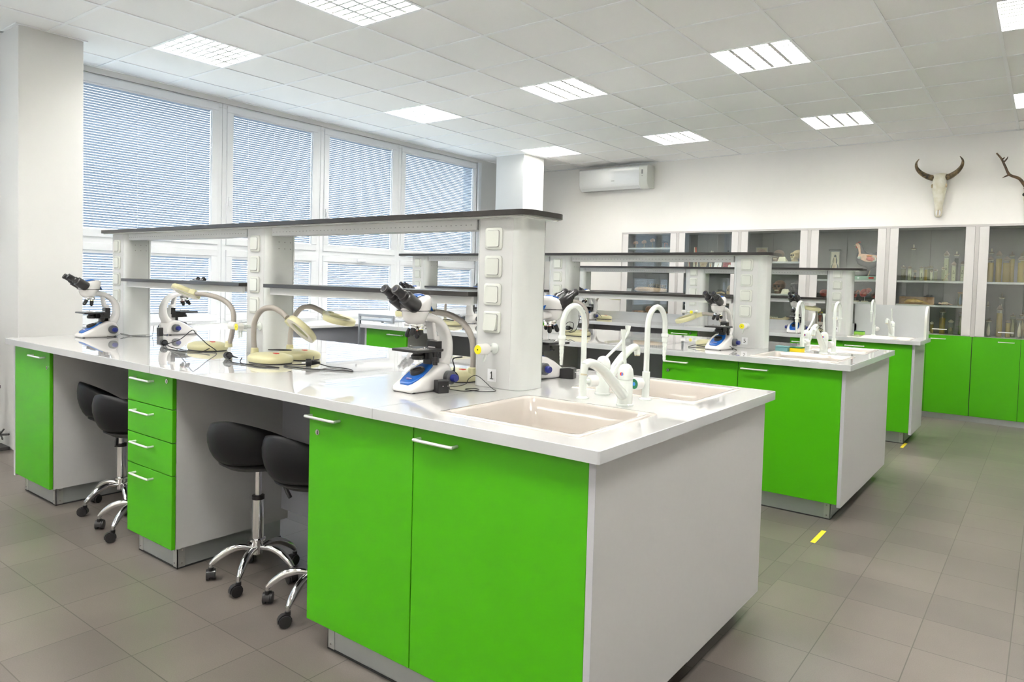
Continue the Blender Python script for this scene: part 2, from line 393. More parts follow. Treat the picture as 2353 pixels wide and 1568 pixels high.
def frame_bars(m, y0, y1, z0, z1, w, x0, x1, mi=0):
    m.box((x0, y0, z0), (x1, y1, z0+w), mi); m.box((x0, y0, z1-w), (x1, y1, z1), mi)
    m.box((x0, y0, z0+w), (x1, y0+w, z1-w), mi); m.box((x0, y1-w, z0+w), (x1, y1, z1-w), mi)
for n, (y0, y1) in enumerate(BAYS):
    m = M(); frame_bars(m, y0-.04, y1+.04, ZS, ZT, .045, XW-.09, XW-.02)
    m.box((XW-.09, y0, 1.60), (XW-.02, y1, 1.66))
    win = struct('window_%d' % (n+1), m, 'frame', smooth=0, bev=.004)
    subs = [(y0, y1)] if n < 4 else [(y0, y0+1.5), (y0+1.55, y1)]
    for (a, b) in subs:
        for (z0, z1, bt, bb) in ((1.655, 3.055, 2.985, 1.72), (.885, 1.605, 1.525, .96)):
            m = M(); frame_bars(m, a+.004, b-.004, z0, z1, .068, XW-.075, XW-.005)
            frame_bars(m, a+.066, b-.066, z0+.062, z1-.062, .012, XW-.055, XW-.02)
            s_ = struct('sash', m, 'frame', win, smooth=0, bev=.005)
            m = M(); m.box((XW-.062, a+.06, z0+.06), (XW-.058, b-.06, z1-.06)); struct('glass', m, 'winpane', win, smooth=0)
            # venetian blind clipped to the sash
            m = M(); sw = .0125; t = R(41); z = bt - .02
            dx, dz = sw*cos(t), sw*sin(t)
            while z > bb + .01:
                yy0, yy1 = a+.074, b-.082
                m.add([(XW-.035-dx, yy0, z-dz), (XW-.035-dx, yy1, z-dz), (XW-.035+dx, yy1, z+dz), (XW-.035+dx, yy0, z+dz)], [(0,1,2,3)])
                z -= .0222
            bl = struct('blind', m, 'slat', win, smooth=0)
            m = M(); m.box((XW-.05, a+.066, bt-.012), (XW-.018, b-.07, bt+.014)); m.box((XW-.045, a+.075, bb-.004), (XW-.025, b-.082, bb+.008))
            for q in (.18, .5, .82): m.cyl((XW-.02, a+.07+q*(b-a-.14), bb), (XW-.02, a+.07+q*(b-a-.14), bt), .0012, n=5)
            struct('blind_rail', m, 'frame', bl, smooth=0)
        m = M(); m.box((XW-.005, a+.018, 2.05), (XW+.012, a+.048, 2.14)); m.box((XW+.012, a+.024, 1.99), (XW+.028, a+.042, 2.10)); struct('window_handle', m, 'frame', win, bev=.004)
        m = M(); yc = (a+b)/2; m.box((XW-.005, yc-.06, 1.555), (XW+.022, yc+.06, 1.585)); struct('vent_catch', m, 'frame', win, bev=.004)
        m = M()
        for q in (.2, .8): m.box((XW-.005, a+q*(b-a)-.035, .868), (XW+.018, a+q*(b-a)+.035, .884))
        struct('hinge_cover', m, 'frame', win, bev=.003)
m = M(); m.box((-40, -30, -4.0), (XW-.35, 40, -3.9)); struct('ground_outside', m, 'outside', smooth=0)
# window counter
t = thing('window_counter', (-1.2, 2.3, 0), 'long white window counter with grey apron running below the windows', 'counter')
m = M(); m.box((XW, -.34, .83), (-.86, 5.0, .86)); obj('counter_board', m, 'white', t, bev=.004, w=True)
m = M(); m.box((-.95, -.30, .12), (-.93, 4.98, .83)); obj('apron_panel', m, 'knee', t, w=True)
m = M(); m.box((XW, YN, .83), (-1.36, -.8, .86)); m.box((XW, YN, .80), (-1.38, -.8, .83))
tag(obj('window_sill', m, 'white'), 'white window sill behind the room column at the far left', 'sill', kind='structure')

# ------------------------------------------------------------------ ceiling lights
def ceiling_light():
    r = thing('ceiling_light', (0, 0, 0), '', 'ceiling light', 'recessed louvre ceiling lights')
    a, b = .012, .588
    m = M()
    frame_z = (0.0, .085)
    m.box((a, a, .08), (b, b, .085), 1); m.box((a, a, 0), (a+.004, b, .08)); m.box((b-.004, a, 0), (b, b, .08)); m.box((a, a, 0), (b, a+.004, .08)); m.box((a, b-.004, 0), (b, b, .08))
    obj('housing', m, ['louver', 'reflector_glow'], r, smooth=0)
    for k in range(4):
        x = a + (b-a)*(k+.5)/4
        m = M(); m.cyl((x, a+.02, .058), (x, b-.02, .058), .015, n=10); obj('tube', m, 'tube', r)
    m = M()
    for k in range(1, 4):
        x = a + (b-a)*k/4
        m.prism([(x-.013, 0.001), (x+.013, 0.001), (x+.003, .030), (x-.003, .030)], a, b, 'y')
    for k in range(1, 9):
        y = a + (b-a)*k/9
        m.prism([(y-.009, .002), (y+.009, .002), (y+.002, .026), (y-.002, .026)], a, b, 'x')
    obj('louver_grid', m, 'louver', r, smooth=0)
    return r
proto = ceiling_light(); first = True
LN = {(-1,0): 'near the room column beside the windows', (-1,4): 'above the rear windows', (-1,8): 'just before the far room column',
      (2,0): 'cut by the top edge of the photo', (2,4): 'between two dimmer ones above the middle bench', (2,8): 'just before the wall air conditioner',
      (5,0): 'out of view above the front bench', (5,4): 'above the aisle between the first two benches, big and glaring', (5,8): 'nearest to the hung bull skull',
      (8,4): 'in the upper right corner of the photo', (8,8): 'at the right edge of the photo above the deer skull', (8,0): 'out of view at the right'}
for (i, j) in sorted(lights):
    o = proto if first else copy_tree(proto); first = False
    place(o, (i*.6, j*.6, ZC), 0, 'square recessed ceiling light ' + LN.get((i, j), 'behind the camera'))

# ------------------------------------------------------------------ laboratory benches
H = 0.9334; TH = 0.034; ZU = H - TH; ZD = 0.105
def bow_handle(x, y, z, L, parent, mt='handle', r=.0052):
    m = M(); d = .028
    m.tube(smoothpath([(x, y, z), (x, y-d*.75, z), (x+.008, y-d, z), (x+L-.008, y-d, z), (x+L, y-d*.75, z), (x+L, y, z)], 3), r, 8)
    return obj('handle', m, mt, parent, w=True)
def lock(x, y, z, parent):
    m = M(); m.cyl((x, y-.004, z), (x, y, z), .0105, n=16); m.box((x-.0015, y-.0048, z-.006), (x+.0015, y-.0035, z+.006), 1)
    return obj('lock', m, ['screw', 'ink'], parent, w=True)
def door(x0, x1, y, z0, z1, parent, hx=None, lk=None, name='door', hl=.165):
    m = M(); m.box((x0+.002, y, z0+.002), (x1-.002, y+.018, z1-.002))
    d = obj(name, m, 'green', parent, bev=.0012, w=True)
    if hx is not None: bow_handle(hx, y, z1-.040, hl, d)
    if lk: lock(lk[0], y, lk[1], d)
    return d
def plinth(x0, x1, y0, y1, parent, cx=(1, 1)):
    m = M(); m.box((x0, y0, 0.006), (x1, y1, ZD+.005))
    m.box((x0-.003, y0-.003, 0), (x1+.003, y1+.003, .007), 1)
    p = obj('plinth', m, ['plinth', 'kick'], parent, w=True)
    for s, x in ((0, x0), (1, x1)):
        if cx[s]:
            m = M(); q = 1 if s == 0 else -1
            xa, xb = sorted((x-q*.003, x+q*.034)); m.box((xa, y0-.003, .006), (xb, y0+.001, ZD-.002))
            xa, xb = sorted((x-q*.003, x+q*.001)); m.box((xa, y0-.003, .006), (xb, y0+.034, ZD-.002))
            for z in (.025, .085):
                m.cyl((x+q*.018, y0-.006, z), (x+q*.018, y0-.003, z), .004, n=8, m=1)
                m.cyl((x-q*.006, y0+.018, z), (x-q*.003, y0+.018, z), .004, n=8, m=1)
            obj('corner_bracket', m, ['alu', 'screw'], p, w=True)
    return p
ZB = ZU - .002
UN = []
def unit(name, x0, x1, y, depth, label, cat, doors=(), drawers=(), endpanel=None, group='bench cabinets', lside=True, plx=(0.035, 0.035)):
    """cabinet whose doors stand at y; carcass runs back to y+depth"""
    t = thing(name, ((x0+x1)/2, y+depth/2, 0), label, cat, group); UN.append((t, x1, y))
    m = M(); yb = y+.020
    m.box((x0, yb, ZD), (x0+.018, y+depth, ZB)); m.box((x1-.018, yb, ZD), (x1, y+depth, ZB)); m.box((x0+.018, yb, ZD), (x1-.018, y+depth, ZD+.018))
    m.box((x0+.018, y+depth-.018, ZD+.018), (x1-.018, y+depth, ZB))
    if name != 'sink_cabinet': m.box((x0+.018, yb, ZB-.018), (x1-.018, y+depth-.018, ZB))
    obj('body', m, 'panel', t, smooth=0, w=True)
    plinth(x0+plx[0], x1-plx[1], y+.045, y+depth-.02, t)
    for d in doors: door(d[0], d[1], y, ZD, ZU-.003, t, d[2], d[3] if len(d) > 3 else None, hl=d[4] if len(d) > 4 else .155)
    for d in drawers: door(x0, x1, y, d[0], d[1], t, d[2], d[3] if len(d) > 3 else None, name='drawer', hl=.17)
    if endpanel:
        m = M(); m.box((endpanel[0], y+.002, ZD-.012), (endpanel[1], endpanel[2], ZB)); m.box((endpanel[0]-.0005, y-.0005, ZD-.012), (endpanel[1], y+.002, ZB), 1)
        obj('end_panel', m, ['panel', 'panel_edge'], t, smooth=0, w=True)
    return t
def worktop(x0, x1, y0, y1, sinks, label, seams=()):
    """top with rectangular holes for the sinks"""
    t = thing('worktop', ((x0+x1)/2, (y0+y1)/2, ZU), label, 'worktop', 'white bench worktops')
    m = M(); e = .0022
    holes = [(a+.012, b-.012, c+.012, d-.012) for a, b, c, d in sinks]
    xs = sorted({x0, x1, *[h[0] for h in holes], *[h[1] for h in holes]}); ys = sorted({y0, y1, *[h[2] for h in holes], *[h[3] for h in holes]})
    for i in range(len(xs)-1):
        for j in range(len(ys)-1):
            cx, cy = (xs[i]+xs[i+1])/2, (ys[j]+ys[j+1])/2
            if any(h[0] < cx < h[1] and h[2] < cy < h[3] for h in holes): continue
            m.add([(xs[i], ys[j], H), (xs[i+1], ys[j], H), (xs[i+1], ys[j+1], H), (xs[i], ys[j+1], H)], [(0,1,2,3)], 0)
            m.add([(xs[i], ys[j], ZU), (xs[i+1], ys[j], ZU), (xs[i+1], ys[j+1], ZU), (xs[i], ys[j+1], ZU)], [(3,2,1,0)], 2)
    obj('top_board', m, ['top', 'edge', 'panel'], t, smooth=0, w=True)
    m = M()
    m.prism(rr(x0-e, y0-e, x1+e, y1+e, .004, 3), ZU-.0005, H-.0006, 'z'); 
    # keep only the side ring
    m2 = M(); ring = rr(x0-e, y0-e, x1+e, y1+e, .006, 3); ring2 = rr(x0+.0005, y0+.0005, x1-.0005, y1-.0005, .004, 3)
    m2.loft([[(a, b, ZU-.001) for a, b in ring2], [(a, b, ZU-.001) for a, b in ring], [(a, b, H-.001) for a, b in ring], [(a, b, H+.0001) for a, b in ring2]], 0, cap=False)
    obj('edge_band', m2, 'edge', t, w=True)
    for a, b, c, d in seams:
        m = M(); m.box((a-.0006, c, H-.0005), (b+.0006, d, H+.0004)); m.box((a-.0006, y0-e-.0006, ZU), (b+.0006, y0+.002, H-.0005))
        obj('board_joint', m, 'seam', t, smooth=0, w=True)
    return t
def sink(x0, x1, y0, y1, label, group='inset cream sinks'):
    t = thing('laboratory_sink', ((x0+x1)/2, (y0+y1)/2, H), label, 'sink', group)
    m = M(); cx, cy = (x0+x1)/2, (y0+y1)/2
    def ring(i, z, r): return [(a, b, z) for a, b in rr(x0+i, y0+i, x1-i, y1-i, r, 6)]
    m.loft([ring(0, H+.0002, .012), ring(.003, H+.004, .014), ring(.020, H+.004, .03), ring(.028, H-.004, .035), ring(.040, H-.09, .05), ring(.052, H-.175, .06), ring(.085, H-.195, .05),
            [(cx+.028*cos(2*pi*k/28), cy+.028*sin(2*pi*k/28), H-.2) for k in [(q+3.5) for q in range(28)]]], 0, cap=False)
    obj('basin', m, 'sink', t, smooth=60, w=True)
    m = M(); m.lathe([(.03, -.204), (.03, -.199), (.018, -.199), (.016, -.204)], (cx, cy, H), 20); obj('drain', m, 'screw', t, w=True)
    return t

def socket(x, y, z, parent, tilt=0):
    m = M(); w = .043
    m.loft([[(a, y, b) for a, b in rr(x-w, z-w, x+w, z+w, .012, 4)], [(a, y-.006, b) for a, b in rr(x-w, z-w, x+w, z+w, .012, 4)], [(a, y-.009, b) for a, b in rr(x-w+.004, z-w+.004, x+w-.004, z+w-.004, .010, 4)]])
    m.loft([[(a, y-.0091, b) for a, b in rr(x-.0325, z-.0335, x+.0325, z+.0335, .009, 4)], [(a, y-.0097, b) for a, b in rr(x-.0325, z-.0335, x+.0325, z+.0335, .009, 4)]], 1)
    m.loft([[(a, y-.009, b) for a, b in rr(x-.031, z-.032, x+.031, z+.032, .008, 4)], [(a, y-.013-(tilt*(.5-(b-z)/.064)), b) for a, b in rr(x-.031, z-.032, x+.031, z+.032, .008, 4)]], 0)
    return obj('power_socket', m, ['socket', 'seam'], parent, w=True)
def valve(x, y, z, parent, double=False, rear=False):
    """gas cock on the face of a column, pointing towards -Y"""
    m = M(); s = -1
    L = .10 if not double else .085
    m.lathe([(.022, 0), (.022, .004), (.011, .014), (.0095, .02), (.0095, L)], (x, y, z), 18, 0, 'y')
    if not double:
        m.lathe([(.010, .045), (.0205, .048), (.0215, .055), (.0215, .098), (.019, .102)], (x, y, z), 26, 1, 'y')
        m.lathe([(.0175, .102), (.0175, .1035), (.001, .1036)], (x, y, z), 22, 2, 'y', cap=False); m.lathe([(.003, .1037), (.001, .1045)], (x, y, z), 8, 3, 'y')
        m.tube([(x, y-.035, z), (x-.004, y-.045, z-.02), (x-.012, y-.055, z-.052)], [.008, .006, .0045], 10)
    else:
        yy = y - .085
        m.ball((x, yy, z), .013)
        for (ax, ay) in ((-1, -.04), (-.10, -1)):
            l = math.hypot(ax, ay); ax /= l; ay /= l
            big = (ax < -.8)
            q0, q1 = (.070, .130) if big else (.012, .048)
            p = [(x+ax*q, yy+ay*q, z) for q in (0, q0, q0+.002, q1)]
            m.tube(p[:2], .0095, 12); m.tube([p[2], (x+ax*(q0+.006), yy+ay*(q0+.006), z), p[3]], [.014, .0195, .0205], 22, 1)
            e0, e1 = p[3], (p[3][0]+ax*.002, p[3][1]+ay*.002, z); m.tube([e0, e1], .0178, 20, 2)
            m.tube([e1, (e1[0]+ax*.001, e1[1]+ay*.001, z)], .003, 8, 3)
            m.tube([(x+ax*.03, yy+ay*.03, z), (x+ax*.035, yy+ay*.035, z-.03), (x+ax*.03, yy+ay*.03-.004, z-.058)], [.008, .006, .0045], 8)
    return obj('gas_valve', m, ['tap', 'knob', 'yellow', 'ink'], parent, w=True)
def column(t, x0, x1, y0, y1, ztop, num=None, valve_kind=None, zs=(1.525, 1.415, 1.305, 1.195), dots=True):
    m = M(); r = .042
    m.prism(rr(x0, y0, x1, y1, r, 7), H+.0006, ztop, 'z', 0)
    # flat sheet let into the near face, seams on the side face
    m.box((x0+.030, y0-.0008, H+.001), (x1-.052, y0+.001, ztop-.001), 1); m.box((x0+.0285, y0-.0003, H+.001), (x0+.030, y0+.001, ztop-.001), 2)
    m.box((x1-.0005, y1-.030, H+.001), (x1+.0004, y1-.0285, ztop-.001), 2); m.box((x0+.03, y1-.001, H+.001), (x1-.05, y1+.0008, ztop-.001), 1)
    if dots:
        for a in (-.035, 0, .035):
            for b in (-.035, 0, .035):
                m.cyl((x1-.0004, (y0+y1)/2+.004+a, 1.535+b), (x1+.0008, (y0+y1)/2+.004+a, 1.535+b), .0028, n=8, m=2)
    c = obj('column', m, ['column', 'colface', 'seam'], t, w=True, smooth=30)
    sx = x0+.105
    for k, z in enumerate(zs): socket(sx, y0-.0008, z, c, .012 if k == 3 and num == '1' else 0)
    if valve_kind == 's': valve(x0+.12, y0-.0008, 1.092, c)
    if valve_kind == 'd': valve(x0+.155, y0-.0008, 1.085, c, True)
    if num:
        m = M(); px = x0+.108; m.box((px-.021, y0-.0016, .958), (px+.021, y0-.0006, 1.008))
        p = obj('number_plate', m, 'plate', c, w=True, smooth=0)
        text('number_plate_digit', num, .040, (px, y0-.0022, .983), (pi/2, 0, 0), 'ink', p)
        o = p.children[0]; mw = Matrix.Identity(4); q = p
        while q: mw = q.matrix_basis @ mw; q = q.parent
        o.matrix_basis = mw.inverted() @ (Matrix.Translation((px, y0-.0022, .983)) @ Matrix.Rotation(pi/2, 4, 'X'))
        if num == '1':
            m = M(); m.box((px-.0075, y0-.0026, .968), (px+.0085, y0-.0018, .9705)); m.add([(px-.0075, y0-.0026, .992), (px-.001, y0-.0026, .9975), (px-.001, y0-.0026, .9935), (px-.0065, y0-.0026, .989)], [(0, 1, 2, 3)]); obj('digit_serif', m, 'ink', p, smooth=0, w=True)
    return c
def service_shelf(cols, y0, y1, zt, zm, label, lx, rx, num, kinds):
    t = thing('service_shelf', ((cols[0][0]+cols[-1][1])/2, (y0+y1)/2, H), label, 'shelf unit', 'raised service shelves on the benches')
    for k, (a, b) in enumerate(cols): column(t, a, b, y0, y1, zt-.022, num if k == 2 else None, kinds[k], dots=k < 2)
    ya, yb = y0-.052, y1+.052
    m = M(); m.prism(rr(lx, ya, rx, yb, .05, 6, (1, 1, 0, 0) if False else (1, 1, 1, 1)), zt-.021, zt, 'z'); obj('upper_shelf_board', m, 'black', t, bev=.0015, w=True)
    m = M(); m.box((lx+.03, ya+.02, zt-.027), (rx-.03, yb-.02, zt-.0205)); obj('shelf_underlay', m, 'socket', t, smooth=0, w=True)
    for k in range(len(cols)-1):
        a, b = cols[k][1], cols[k+1][0]
        m = M(); m.box((a, y0+.012, zt-.068), (b, y0+.075, zt-.027))
        n = int((b-a)/.028)
        for q in range(n):
            x = a + .014 + q*.028; m.box((x-.0035, y0+.0112, zt-.050), (x+.0035, y0+.0125, zt-.047), 1)
        m.box((a, y1-.06, zt-.062), (b, y1-.012, zt-.027))
        obj('light_rail', m, ['colface', 'seam'], t, smooth=0, w=True)
        m = M(); m.box((a-.004, y0-.035, zm-.019), (b+.004, y1+.035, zm)); mid = obj('lower_shelf_board', m, 'black', t, bev=.0015, w=True)
        m = M(); m.box((a+.02, y0-.01, zm-.055), (b-.0, y0+.004, zm-.019)); m.box((a+.02, y1-.004, zm-.055), (b, y1+.01, zm-.019)); obj('shelf_apron', m, 'colface', mid, smooth=0, w=True)
    return t

# ---- front bench
Y1, W1, XR, XL1 = -1.166, 1.420, 4.253, 0.079
SK1 = [(3.60, 4.135, -1.075, -.590), (3.60, 4.135, -.300, .185)]
worktop(XL1, XR, Y1, Y1+W1, SK1, 'glossy white worktop of the front bench with two sinks, numbered 1', seams=[(3.40, 3.40, Y1, Y1+W1), (1.9, 1.9, Y1, Y1+W1)])
yd = Y1+.035
unit('base_cabinet', .128, .655, yd, .60, 'narrow green-door cabinet at the window end of the front bench', 'cabinet', doors=[(.128, .655, .42, (.622, .80), .17)], endpanel=(.105, .128, Y1+W1-.035))
unit('drawer_cabinet', 1.603, 2.035, yd, .60, 'green four-drawer cabinet in the front bench between two pairs of stools', 'drawer cabinet',
     drawers=[(.742, ZU-.003, 1.69, (1.985, .868)), (.592, .742, 1.69), (.442, .592, 1.69), (ZD, .442, 1.69)])
unit('sink_cabinet', 3.019, 4.205, yd, .60, 'wide two-door green sink cabinet at the near end of the front bench', 'cabinet',
     doors=[(3.019, 3.554, 3.035, (3.072, .800)), (3.554, 4.205, 3.585)], endpanel=(4.205, 4.225, Y1+W1-.035), plx=(.075, .045))
def rear_unit(x0, x1, ya, yb, label):
    t = thing('base_cabinet', ((x0+x1)/2, (ya+yb)/2, 0), label, 'cabinet', 'bench cabinets on the far side')
    m = M(); m.box((x0, ya, ZD), (x0+.018, yb-.02, ZB)); m.box((x1-.018, ya, ZD), (x1, yb-.02, ZB)); m.box((x0+.018, ya, ZD), (x1-.018, yb-.02, ZD+.018)); m.box((x0+.018, ya, ZD+.018), (x1-.018, ya+.018, ZB)); obj('body', m, 'panel', t, smooth=0, w=True)
    m = M(); m.box((x0+.002, yb-.019, ZD), (x1-.002, yb, ZB-.001)); obj('door', m, 'green', t, w=True)
    m = M(); m.box((x0+.03, ya, 0), (x1-.045, yb-.06, ZD)); obj('plinth', m, 'plinth', t, w=True)
    return t
rear_unit(3.019, 4.203, Y1+W1/2+.12, Y1+W1-.035, 'far-side green cabinet under the second sink of the front bench')
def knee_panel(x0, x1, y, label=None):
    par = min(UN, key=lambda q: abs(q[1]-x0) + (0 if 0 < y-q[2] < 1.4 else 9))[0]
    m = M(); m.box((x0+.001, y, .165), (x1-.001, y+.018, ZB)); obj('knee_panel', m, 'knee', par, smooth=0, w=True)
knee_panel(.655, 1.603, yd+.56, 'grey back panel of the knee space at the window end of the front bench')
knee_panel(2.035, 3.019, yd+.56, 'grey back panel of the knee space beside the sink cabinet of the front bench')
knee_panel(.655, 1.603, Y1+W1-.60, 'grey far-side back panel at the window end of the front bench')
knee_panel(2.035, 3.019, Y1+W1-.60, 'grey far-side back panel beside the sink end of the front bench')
sink(*SK1[0][:2], *SK1[0][2:], 'cream inset sink nearest to the camera on the front bench')
sink(*SK1[1][:2], *SK1[1][2:], 'cream inset sink on the far side of the front bench')
service_shelf([(.005, .24), (1.625, 1.86), (3.275, 3.525)], -.54, -.37, 1.632, 1.312, 'grey service shelf with black boards on the front bench, plate number 1', -.06, 3.575, '1', (None, 'd', 's'))

# ---- middle bench
Y2, XL2 = 1.622, .014
SK2 = [(3.64, 4.165, Y2+.09, Y2+.57), (3.64, 4.165, Y2+.86, Y2+1.34)]
worktop(XL2, XR, Y2, Y2+W1, SK2, 'glossy white worktop of the middle bench, plate number 5', seams=[(2.93, 2.93, Y2, Y2+W1)])
yd = Y2+.032
unit('base_cabinet', .068, .600, yd, .60, 'green-door cabinet at the window end of the middle bench', 'cabinet', doors=[(.068, .600, .38, None, .17)], endpanel=(.045, .068, Y2+W1-.035))
unit('drawer_cabinet', 1.603, 2.035, yd, .60, 'green drawer cabinet of the middle bench hidden behind the front bench', 'drawer cabinet',
     drawers=[(.742, ZU-.003, 1.69, (1.985, .868)), (.592, .742, 1.69), (.442, .592, 1.69), (ZD, .442, 1.69)])
unit('sink_cabinet', 3.068, 4.205, yd, .60, 'two-door green sink cabinet of the middle bench', 'cabinet',
     doors=[(3.068, 3.590, 3.095, (3.112, .795)), (3.590, 4.205, 3.62)], endpanel=(4.205, 4.225, Y2+W1-.035), plx=(.075, .045))
rear_unit(3.068, 4.203, Y2+W1/2+.12, Y2+W1-.035, 'far-side green cabinet of the middle bench')
for a, b in ((.600, 1.603), (2.035, 3.068)):
    knee_panel(a, b, yd+.56, 'grey back panel of a knee space of the middle bench, %s' % ('window end' if a < 1 else 'sink end'))
sink(*SK2[0][:2], *SK2[0][2:], 'cream inset sink on the near side of the middle bench')
sink(*SK2[1][:2], *SK2[1][2:], 'cream inset sink on the far side of the middle bench')
service_shelf([(.02, .255), (1.69, 1.925), (3.31, 3.545)], 2.245, 2.415, 1.612, 1.300, 'grey service shelf with black boards on the middle bench, plate number 5', -.13, 3.60, '5', (None, 's', 's'))

# ---- rear bench with splashback
Y3, W3 = 4.304, .66
SK3 = [(3.63, 4.16, Y3+.09, Y3+.50)]
worktop(XL2, XR, Y3, Y3+W3, SK3, 'glossy white worktop of the rear single-sided bench, plate number 9')
yd = Y3+.028
unit('base_cabinet', .068, .600, yd, .56, 'green-door cabinet at the window end of the rear bench', 'cabinet', doors=[(.068, .600, .38, None, .17)])
unit('drawer_cabinet', 1.806, 2.175, yd, .56, 'green drawer cabinet of the rear bench with its lock in view', 'drawer cabinet',
     drawers=[(.742, ZU-.003, 1.895, (2.10, .865)), (.592, .742, 1.89), (.442, .592, 1.89), (ZD, .442, 1.89)])
unit('sink_cabinet', 3.132, 4.19, yd, .56, 'two-door green sink cabinet of the rear bench', 'cabinet',
     doors=[(3.132, 3.615, 3.16), (3.615, 4.19, 3.64)], endpanel=(4.19, 4.21, Y3+W3-.02), plx=(.075, .045))
for a, b in ((.600, 1.806), (2.175, 3.132)):
    knee_panel(a, b, yd+.50, 'grey back panel of a knee space of the rear bench, %s' % ('window end' if a < 1 else 'sink end'))
sink(*SK3[0], 'cream inset sink of the rear bench in front of the splashback')
service_shelf([(.345, .575), (1.88, 2.11), (3.37, 3.60)], 4.63, 4.80, 1.580, 1.287, 'grey service shelf with black boards on the rear bench, plate number 9', .10, 3.70, '9', (None, 'd', 's'))
t = thing('splashback', (2.0, Y3+W3-.02, H), 'pale grey splashback standing along the rear bench, tall behind its sink', 'splashback')
m = M(); m.box((.03, 4.945, H), (3.60, 4.960, 1.035)); obj('low_board', m, 'edge', t, smooth=0, w=True)
m = M(); m.box((3.58, 4.945, H), (4.235, 4.962, 1.235)); obj('tall_board', m, 'edge', t, smooth=0, w=True)
m = M(); m.prism([(4.80, H), (4.945, H), (4.945, 1.235), (4.905, 1.235), (4.86, 1.215), (4.82, 1.17), (4.80, 1.11)], 4.215, 4.235, 'x'); obj('end_wing', m, 'socket', t, w=True)

# ------------------------------------------------------------------ stools
def stool():
    t = thing('swivel_stool', (0, 0, 0), '', 'stool', 'black swivel stools tucked under the front bench')
    for k in range(5):
        a = 2*pi*k/5 + R(-3); c, s = cos(a), sin(a)
        m = M()
        pth = smoothpath([(c*r, s*r, z) for r, z in ((.018, .135), (.07, .142), (.12, .130), (.165, .100), (.193, .072))], 5)
        n = len(pth); m.tube(pth, [.0105 + .006*sin(pi*i/(n-1)) for i in range(n)], 12); m.cyl((c*.193, s*.193, .055), (c*.193, s*.193, .082), .008, n=10)
        leg = obj('leg', m, 'chrome', t, smooth=60)
        m = M(); ca, sa = cos(a+1.1+k*.7), sin(a+1.1+k*.7)
        ctr = Vector((c*.193, s*.193, .0245)); ax = Vector((ca, sa, 0)); off = Vector((-sa, ca, 0))*.012
        for q in (-1, 1):
            p = ctr + off + ax*q*.013; m.tube([tuple(p - ax*.007), tuple(p - ax*.0065), tuple(p + ax*.0065), tuple(p + ax*.007)], [.020, .0235, .0235, .020], 18)
        m.cyl(tuple(ctr+off-ax*.016), tuple(ctr+off+ax*.016), .006, n=8)
        # hood over the twin wheels
        rings = []
        for i in range(9):
            b = R(-10 + 200*i/8); rad = .0275
            p = ctr + off; h = Vector((-sa, ca, 0))
            rings.append([tuple(p + h*cos(b)*rad*q2 + Vector((0,0,1))*sin(b)*rad*q2 + ax*q1) for q1, q2 in ((-.0115, 1), (.0115, 1), (.0115, .86), (-.0115, .86))])
        m.loft(rings); m.cyl((c*.193, s*.193, .045), (c*.193, s*.193, .060), .011, n=12)
        obj('caster', m, 'mblack', leg, smooth=40)
    m = M(); m.lathe([(.020, .105), (.024, .11), (.024, .165), (.034, .168), (.034, .176), (.026, .18)], n=22); obj('hub', m, 'chrome', t)
    m = M(); m.lathe([(.0245, .175), (.0245, .360), (.021, .362)], n=22); obj('lower_sleeve', m, 'chrome', t)
    m = M(); m.lathe([(.027, .355), (.027, .372), (.018, .375)], n=22); obj('collar', m, 'mblack', t)
    m = M(); m.lathe([(.0145, .37), (.0145, .512)], n=18); obj('gas_lift', m, 'chrome', t)
    m = M(); m.tube(smoothpath([(.02, -.01, .498), (.10, -.035, .490), (.165, -.055, .458), (.215, -.070, .405)], 5), [.006]*10+[.0075]*3+[.009]*3, 10); obj('height_lever', m, 'mblack', t)
    # seat pan and cushion
    m = M(); m.lathe([(.05, .522), (.12, .525), (.150, .538), (.172, .560), (.176, .578), (.170, .594), (.15, .602), (.10, .606), (.001, .607)], n=36); obj('seat', m, 'leather', t, smooth=70)
    # wrap-around back: tall behind (-Y), falling away to the arms
    m = M(); rings = []
    n = 28
    for i in range(n+1):
        u = i/n; a = R(-90 - 104 + 208*u); e = abs(2*u-1)
        top = .742 - .150*(e**1.7); bot = .545 + .012*e
        th = .027*(1 - .35*e**4)
        ring = []
        for q in range(14):
            b = 2*pi*q/14; zz = (top+bot)/2 + (top-bot)/2*sin(b)*(1 if abs(sin(b)) < .9 else 1); bulge = 1
            rad = .172 + .030*((zz-.54)/.20) + th*cos(b)*(.55+.45*abs(cos(b)))
            sc_ = 1 if 0 < i < n else .55
            zz = (top+bot)/2 + (zz-(top+bot)/2)*sc_
            ring.append((rad*cos(a), rad*sin(a), zz))
        rings.append(ring)
    m.loft(rings); obj('backrest', m, 'leather', t, smooth=80)
    m = M(); m.lathe([(.03, .500), (.130, .510), (.166, .532), (.158, .542), (.03, .523)], n=32); obj('seat_shell', m, 'seatund', t, smooth=60)
    return t
p = stool()
ST = [((2.345, -.90), R(20), .10, 'swivel stool just right of the drawer cabinet, whole chrome column in view'),
      ((2.768, -.905), R(7), .30, 'swivel stool half hidden behind the sink cabinet doors'),
      ((.915, -.86), R(-12), 1.1, 'swivel stool furthest into the knee space by the window end'),
      ((1.340, -.955), R(14), .2, 'swivel stool at the window end, half hidden behind the drawer cabinet')]
for k, ((x, y), rz, _, lb) in enumerate(ST):
    o = p if k == 0 else copy_tree(p); place(o, (x, y, 0), rz, 'black ' + lb)

